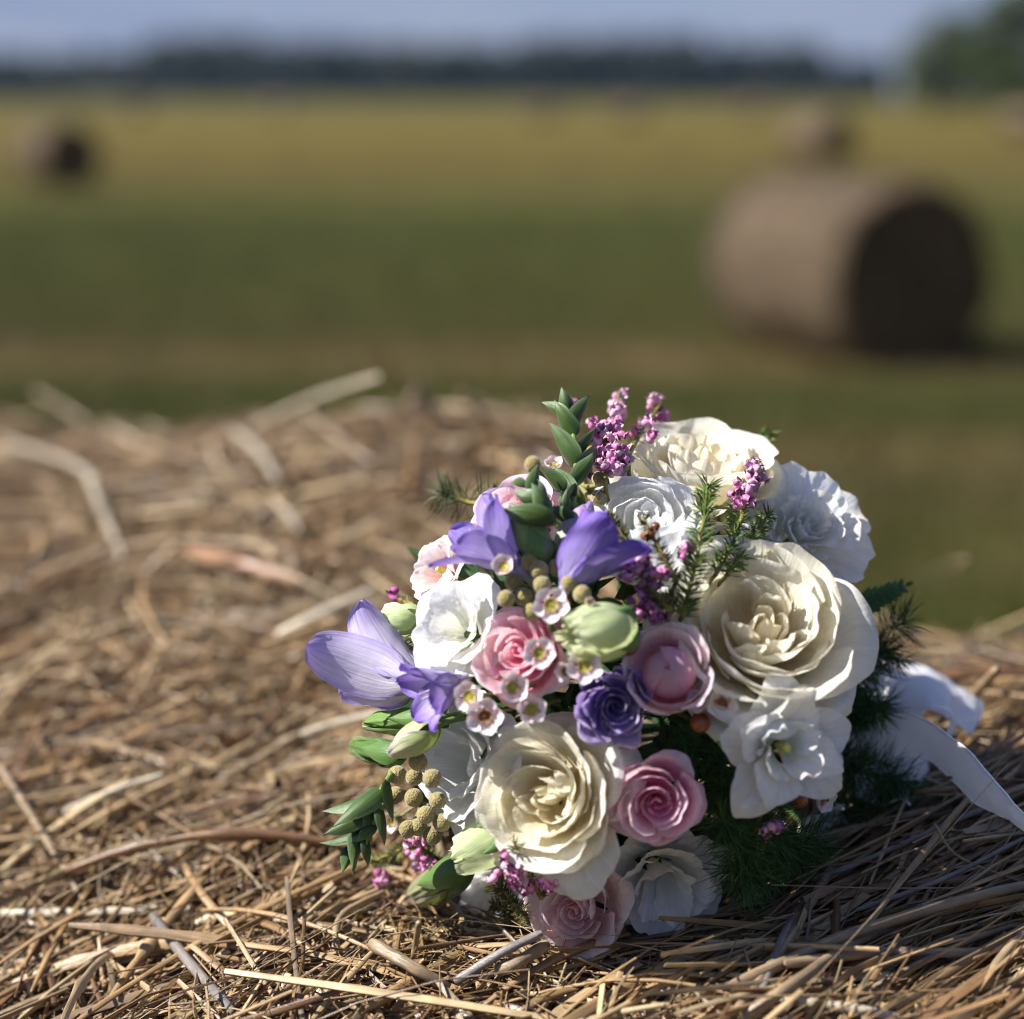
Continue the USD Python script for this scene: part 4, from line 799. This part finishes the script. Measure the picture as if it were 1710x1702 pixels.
berry_cluster([(890, 776), (1001, 800), (1000, 832)], 'few brunia balls behind the leafy shoot at the top', 53, -.01, 14)
for k, (px, py, rp, d, lf, cl, ey) in enumerate(((840, 945, 23, (-.1, .4, .8), .024, .45, 0), (920, 1010, 29, (0, .1, 1), .024, 0, 0), (900, 1090, 27, (.1, .1, 1), .026, .1, 0), (976, 1112, 29, (0, .1, 1), .022, 0, 0), (943, 1122, 20, (-.8, -.2, .5), .016, .5, 1),
        (783, 1163, 27, (-.3, 0, .9), .024, .15, 0), (857, 1148, 28, (.5, .2, .8), .024, .3, 0), (809, 1196, 31, (0, -.1, 1), .024, .05, 1), (888, 1185, 28, (.2, .3, .9), .020, .35, 0), (1206, 1176, 27, (.1, .1, 1), .012, .1, 1), (1166, 1170, 24, (-.6, .1, .7), .008, .4, 1),
        (1218, 1248, 20, (.8, -.3, .4), .012, .9, 0), (1246, 1285, 23, (.1, -.3, .8), .002, .3, 1), (1376, 1335, 27, (.5, -.2, .8), .006, .5, 1), (1392, 1298, 20, (.6, 0, .7), -.002, .3, 0), (985, 1006, 13, (0, .3, .9), .02, 1.0, 0),
        (652, 1372, 21, (-.3, 0, .8), -.002, .4, 0), (838, 1466, 22, (-.3, -.4, .8), .004, .3, 1), (1045, 770, 18, (0, .7, .5), .0, .4, 0), (985, 745, 24, (0, .7, .6), -.004, .3, 0), (925, 775, 20, (0, .7, .6), -.008, .5, 0), (668, 1095, 18, (-.6, .3, .6), -.008, .3, 0))):
    waxflower(px, py, rp, d, 60 + k, lf, None, cl, (0.20, .07, .03) if ey else (0.34, .30, .05))
for px, py in ((1169, 1207), (1332, 1334), (1050, 1078), (938, 1002)):
    x = empty('brown_berry', bouquet); tag(x, 'shiny red brown berry between the flowers'); p, n = on_ball(px, py, .004); sp = trimesh.creation.icosphere(3, 15 * PXM); v = np.array(sp.vertices) * [1, 1, 1.15]
    obj('berry', (v @ frame(n).T + p, sp.faces), M_GLOSSY, x, np.array((0.22, .06, .02)), None, True, ORG)
    v, f = tube([p - n * .004, p - n * .025], .0012, 5); obj('stem', (v, f), M_STEM, x, np.array((0.12, .14, .05)), None, True, ORG)
H = heather_sprig
H([(1010, 800), (1022, 730), (1034, 655)], 'tallest pink heather spike at the top left of the cream rose', 71, .004, 40, flowers=line((1015, 790), (1034, 655), 62, 12, 1))
H([(1050, 760), (1078, 710), (1106, 672)], 'pink heather spike leaning right at the top', 72, .0, 40, cols=BROWN_H, flowers=line((1072, 730), (1108, 668), 26, 11, 2))
H([(1010, 770), (1000, 735), (984, 706)], 'short pink heather spike by the tall one', 73, .002, 30, flowers=line((1035, 770), (982, 705), 26, 12, 3) + line((1045, 780), (1012, 770), 14, 10, 4))
H([(960, 740), (952, 690), (950, 672)], 'single pink heather floret above the leafy shoot', 74, -.002, 10, flowers=[(950, 672), (955, 674)])
H([(1238, 870), (1246, 820), (1262, 775)], 'pink heather spike in front of the upper white lisianthus', 75, .012, 70, flowers=line((1240, 840), (1262, 775), 40, 10, 5))
H([(1140, 1030), (1166, 920), (1182, 808)], 'thick green heather sprig standing between the white rose and the large rose', 76, (.004, .014, .012), 330, .008, width=.001)
H([(1195, 960), (1225, 900), (1232, 835)], 'green heather sprig right of the thick one', 77, .008, 220, .007)
H([(1215, 960), (1255, 900), (1284, 858)], 'green heather sprig pointing to the upper white lisianthus', 78, .008, 220, .007)
H([(1095, 960), (1050, 905), (1014, 858)], 'thin brown green heather tip crossing the white rose', 79, (.008, .014, .018), 150, .0045, BROWN_H)
H([(1130, 970), (1100, 915), (1072, 862)], 'brown heather tip with a withered flower before the white rose', 80, (.008, .014, .016), 150, .0045, BROWN_H, flowers=[(1090, 888), (1084, 893), (1078, 894), (1092, 880)], fcols=[(0.25, .09, .04)], fspread=4)
H([(1120, 1020), (1085, 980), (1060, 950)], 'pink heather bells beside the violet freesia', 81, .012, 120, .005, BROWN_H, flowers=line((1040, 945), (1110, 960), 26, 11, 6) + line((1140, 935), (1146, 908), 8, 5, 7))
H([(1130, 1000), (1100, 1000), (1065, 1030)], 'dark pink heather bells hanging in the shade above the pink bud', 82, .006, 120, .005, BROWN_H, flowers=line((1060, 985), (1108, 1030), 26, 14, 8), fcols=[(0.5, .14, .36), (0.6, .2, .42)])
H([(1262, 1390), (1272, 1350), (1276, 1325)], 'small pink heather sprig in the dark ferns at the lower right', 83, .016, 40, flowers=line((1268, 1345), (1284, 1320), 14, 6, 9))
H([(1270, 1420), (1282, 1395), (1294, 1380)], 'second pink heather tip just below the small sprig', 84, .018, 20, flowers=line((1275, 1392), (1302, 1378), 14, 6, 10))
H([(905, 1500), (880, 1455), (858, 1405)], 'bright pink heather under the front cream rose', 85, .020, 80, cols=BROWN_H, flowers=line((850, 1425), (862, 1475), 30, 9, 11) + line((862, 1470), (925, 1482), 26, 9, 12) + [(826, 1462), (824, 1470), (829, 1456)])
H([(900, 1560), (860, 1510), (830, 1478)], 'olive heather tuft under the pink heather at the bottom', 86, (.004, .016, .016), 260, .0055, BROWN_H)
H([(860, 1550), (845, 1520), (822, 1512)], 'lower olive heather tuft close to the straw', 87, (-.004, .002, .004), 180, .0055, BROWN_H)
H([(740, 1440), (690, 1415), (620, 1440)], 'green heather with pink bells at the lower left edge', 88, (-.01, -.004, -.004), 160, .006, GREEN_H, flowers=line((690, 1408), (720, 1440), 14, 8, 13) + line((626, 1458), (645, 1465), 8, 5, 14) + line((700, 1440), (720, 1450), 8, 6, 15))
H([(690, 1010), (665, 1000), (656, 990)], 'single magenta floret at the left edge', 89, -.02, 6, flowers=[(655, 992), (660, 990), (657, 997)], fcols=[(0.6, .14, .42)])
H([(720, 1075), (680, 1062), (640, 1058)], 'fine green needles at the left above the pale freesia', 90, -.02, 70, .008)
H([(700, 1110), (670, 1095), (655, 1080)], 'second tuft of fine green needles at the left', 91, -.01, 70, .008)
H([(830, 850), (770, 835), (735, 825)], 'soft green needles at the back left of the bouquet', 92, -.02, 110, .014, FERN_C)
H([(1230, 760), (1280, 735), (1286, 722)], 'tiny green tips behind the top cream rose', 93, -.012, 60, .006)
A_ = asparagus_sprig
A_([(1205, 1360), (1232, 1410), (1240, 1460)], 'dark green foxtail fern at the bottom right front', 101, .006, 13, 60, .017)
A_([(1230, 1330), (1300, 1390), (1345, 1400)], 'dark foxtail fern at the lower right', 102, .002, 13, 55, .018)
A_([(1240, 1340), (1280, 1420), (1300, 1470)], 'dark foxtail fern hanging to the straw', 103, .0, 12, 50, .018)
A_([(1120, 1215), (1165, 1240), (1195, 1260)], 'fern in the dark gap below the pink bud', 104, -.012, 12, 45, .012)
A_([(1190, 1290), (1215, 1310), (1240, 1320)], 'fern in the dark gap beside the white star flower', 105, -.006, 12, 45, .013)
A_([(1380, 1160), (1440, 1110), (1478, 1050)], 'foxtail fern behind the large right rose', 106, -.026, 13, 55, .017)
A_([(1370, 1260), (1440, 1290), (1495, 1300)], 'foxtail fern under the ribbon at the right', 107, -.03, 14, 55, .018)
A_([(1380, 1330), (1430, 1370), (1450, 1400)], 'shaded foxtail fern at the far lower right', 108, -.05, 12, 50, .018)
A_([(1395, 1200), (1430, 1190), (1460, 1180)], 'fern at the ribbon knot', 109, -.028, 10, 50, .014)
leafy_sprig([(955, 850), (962, 760), (948, 684)], 'tall green leafy shoot at the top left', 111, (.10, .08, .06), 10, 78, .34)
leafy_sprig([(935, 880), (905, 850), (880, 808)], 'short green leafy shoot before the pale pink rose', 112, (.125, .12, .105), 6, 76, .38)
leafy_sprig([(960, 880), (945, 850), (940, 820)], 'stubby green shoot between the two leafy shoots', 113, (.11, .105, .10), 4, 60, .4)
leafy_sprig([(655, 1290), (618, 1350), (580, 1420)], 'green leafy shoot drooping at the left edge', 114, (.07, .065, .055), 10, 86, .30)
leafy_sprig([(640, 1340), (622, 1380), (612, 1400)], 'lower side of the drooping leafy shoot', 115, (.07, .068, .065), 4, 60, .34)
def fern_leaf(bpx, tpx, label, seed, lift, n=6, col=(0.03, .09, .028), wid=.34):
    r = np.random.default_rng(seed); a, b = on_ball(*bpx, lift)[0], on_ball(*tpx, lift)[0]; x = empty('jagged_leaf', bouquet); tag(x, label)
    d = b - a; S = np.linalg.norm(d); d /= S; side = unit(np.cross(d, FW) * -1 + V(0, 0, .1)); nrm = np.cross(side, d)
    v, f = tube([a, a + d * S * .9], [.001, .0004], 5); obj('midrib', (v, f), M_STEM, x, np.array(col), None, True, ORG)
    for k in range(n * 2 + 1):
        u = (k // 2) / n * .85; sg = 1 if k % 2 else -1; dd = unit(d * .8 + side * sg * .75) if k < n * 2 else d; l = S * wid * (1 - u * .6) * r.uniform(.9, 1.1)
        Fm = np.stack([nrm, np.cross(dd, nrm), dd], 1); v, f, c, uv = blade(r, 0, [(0, 0), (.05, .3), (.04, .7), (-.04, 1)], .26, cup=.2, c0=col, c1=np.array(col) * 1.3, nv=8, ns=5)
        obj('leaflet', (v * l @ Fm.T + a + d * S * u, f), M_LEAF, x, c, uv, True, ORG)
fern_leaf((1440, 1010), (1526, 972), 'dark jagged leaf sticking out at the right by the large rose', 121, -.03)
fern_leaf((1400, 1150), (1468, 1192), 'dark jagged leaf over the ribbon', 122, -.02, 6, wid=.45)
fern_leaf((1385, 840), (1420, 828), 'leaf tip behind the upper right lisianthus', 123, -.02, 4)
fern_leaf((1180, 1300), (1220, 1235), 'dark leaf in the gap beside the star flower', 124, -.012, 5)
# leaves packed between the flower heads
r = np.random.default_rng(131); filler = Bag()
for k in range(1100):
    n = r.normal(size=3); n /= np.linalg.norm(n)
    if n @ FW > .5: continue
    p = CEN + n * RS * r.uniform(.40, .70); d = unit(n + r.normal(0, .6, 3)); s = unit(np.cross(d, r.normal(size=3))); l = r.uniform(.018, .035)
    h = np.cross(s, d); w = l * .2
    v = np.array([p, p + d * l * .4 + s * w + h * w * .4, p + d * l * .4, p + d * l * .4 - s * w + h * w * .4, p + d * l])
    filler.add(v, np.array([(0, 2, 1), (0, 3, 2), (1, 2, 4), (2, 3, 4)]), np.array((0.03, 0.07, 0.02)) * r.uniform(.6, 1.5))
needles_on(filler, r, spline([CEN + camdir(.2, .2, .5) * RS * .5, CEN + camdir(.5, -.5, .6) * RS * .8], 5), 200, .02, .0007, FERN_C, .9)
tag(filler.put('packed_leaves', M_NEEDLE, bouquet, ORG, False), 'dark green leaves packed between the flower heads', kind='stuff')
# handle and ribbon
hd = unit(BIND - CEN); hp = spline([BIND - hd * .02, BIND + hd * .04, BIND + hd * .12 - V(0, 0, .015)], 10)
v, f = tube(hp, np.linspace(.021, .017, 10), 24); v = v + (meshkit.fbm(v * 60, 2)[:, None] - .5) * .002
M_SATIN = usdkit.material(stage, L + 'ribbon_satin', {
    'tc': ('texture_coordinate', {}), 'mp': ('mapping', {'scale': (700.0, 40.0, 1.0)}), 'n': ('noise_texture', {'scale': 1.0, 'detail': 2}),
    'mp2': ('mapping', {'scale': (9.0, 5.0, 1.0)}), 'n2': ('noise_texture', {'scale': 1.0, 'detail': 4}), 'h': ('math', {'math_type': 'multiply_add', 'value2': 0.15}), 'b': ('bump', {'strength': 0.35, 'distance': 0.0012}),
    'p': ('principled_bsdf', {'base_color': (0.88, 0.88, 0.885), 'roughness': 0.32, 'specular_ior_level': 0.5, 'sheen_weight': 0.3, 'anisotropic': 0.5}), 't': ('translucent_bsdf', {'color': (0.9, 0.9, 0.91)}), 'm': ('mix_closure', {'fac': 0.45}),
    'x': ('transparent_bsdf', {}), 'm2': ('mix_closure', {'fac': 0.12})},
    [('tc.UV', 'mp.vector'), ('mp.vector', 'n.vector'), ('tc.UV', 'mp2.vector'), ('mp2.vector', 'n2.vector'), ('n.fac', 'h.value1'), ('n2.fac', 'h.value3'), ('h.value', 'b.height'), ('b.normal', 'p.normal'), ('p.BSDF', 'm.closure1'), ('t.BSDF', 'm.closure2'), ('m.closure', 'm2.closure1'), ('x.BSDF', 'm2.closure2')], surface='m2.closure')
obj('wrapped_handle', (v, f), M_SATIN, bouquet, np.array((.8, .8, .8)), None, True, ORG)
rib = empty('ribbon', bouquet); tag(rib, 'white satin ribbon bow tied round the stems with long loose tails')
def ribbon(name, edge_a, edge_b, depths, n=60):
    """a satin band between two edge lines, each point given by picture place and depth"""
    A = spline([at(x, y, d) for (x, y), d in zip(edge_a, depths[0])], n); B = spline([at(x, y, d) for (x, y), d in zip(edge_b, depths[1])], n)
    ns = 9; s = np.linspace(0, 1, ns); P = A[:, None] + s[None, :, None] * (B - A)[:, None]
    nn = np.cross(np.gradient(A, axis=0), B - A); nn /= np.linalg.norm(nn, axis=1, keepdims=True) + 1e-9
    P = P + nn[:, None] * ((s - .5) ** 2 * 4 - 1)[None, :, None] * .0022
    P = P + nn[:, None] * ((meshkit.fbm(P * [60, 60, 60], 3) - .5) * .006)[..., None]
    Q = P + nn[:, None] * .00025
    uv = np.stack(np.meshgrid(np.linspace(0, 1, n), s * .25, indexing='ij'), -1)[..., ::-1].reshape(-1, 2)
    g = grid_faces(n, ns)
    for e in (0, -1):                                    # the woven edge
        v, f = tube(P[:, e], .0006, 5); obj('woven_edge', (v, f), M_STEM, rib, np.array((.82, .82, .83)), None, True, ORG)
    obj(name, (np.vstack([P.reshape(-1, 3), Q.reshape(-1, 3)]), np.vstack([g, g[:, ::-1] + n * ns])), M_SATIN, rib, np.array((.85, .85, .85)), np.vstack([uv, uv]), True, ORG)
d = D0
ribbon('tail', [(1390, 1205), (1460, 1186), (1530, 1196), (1600, 1240), (1660, 1306), (1720, 1364), (1790, 1420)], [(1390, 1270), (1450, 1276), (1520, 1262), (1575, 1290), (1632, 1342), (1708, 1384), (1790, 1455)], ([d + .03, d + .01, d - .01, d - .03, d - .06, d - .09, d - .11], [d + .03, d + .01, d - .005, d - .02, d - .045, d - .08, d - .10]))
ribbon('loop', [(1400, 1125), (1460, 1096), (1520, 1106), (1585, 1138), (1642, 1176)], [(1400, 1220), (1470, 1200), (1540, 1185), (1592, 1205), (1622, 1226)], ([d + .06, d + .06, d + .065, d + .07, d + .075], [d + .03, d + .03, d + .035, d + .04, d + .045]))
ribbon('loop', [(1410, 1225), (1470, 1165), (1530, 1130), (1575, 1146), (1596, 1215)], [(1430, 1250), (1500, 1215), (1556, 1180), (1590, 1196), (1566, 1258)], ([d + .045, d + .035, d + .03, d + .035, d + .035], [d + .03, d + .015, d + .005, d + .01, d + .015]))
ribbon('tail', [(1430, 1230), (1500, 1225), (1535, 1240), (1545, 1290)], [(1430, 1330), (1470, 1345), (1505, 1335), (1520, 1345)], ([d + .05, d + .045, d + .04, d + .03], [d + .01, d + .0, d - .005, d - .005]))
v, f = tube(spline([BIND + camdir(*c) * .0235 for c in ((-.3, .9, .3), (0, .5, .8), (.2, -.2, 1), (.2, -.8, .6))], 12), .004, 8)
obj('knot', (v, f), M_SATIN, rib, np.array((.85, .85, .85)), None, True, ORG)

# ------------------------------------------------------------------ haze over the fields
hz = trimesh.creation.box((1400, 1600, 36)); hv_ = np.array(hz.vertices) + [0, 500, 17.0]
M_HAZE = usdkit.material(stage, L + 'haze', {'v': ('principled_volume', {'color': (0.55, 0.76, 1.0), 'density': 0.00006, 'anisotropy': 0.2})}, [], volume='v.volume')
tag(obj('haze', (hv_, hz.faces), M_HAZE, smooth=False), 'thin summer haze over the fields', kind='stuff')
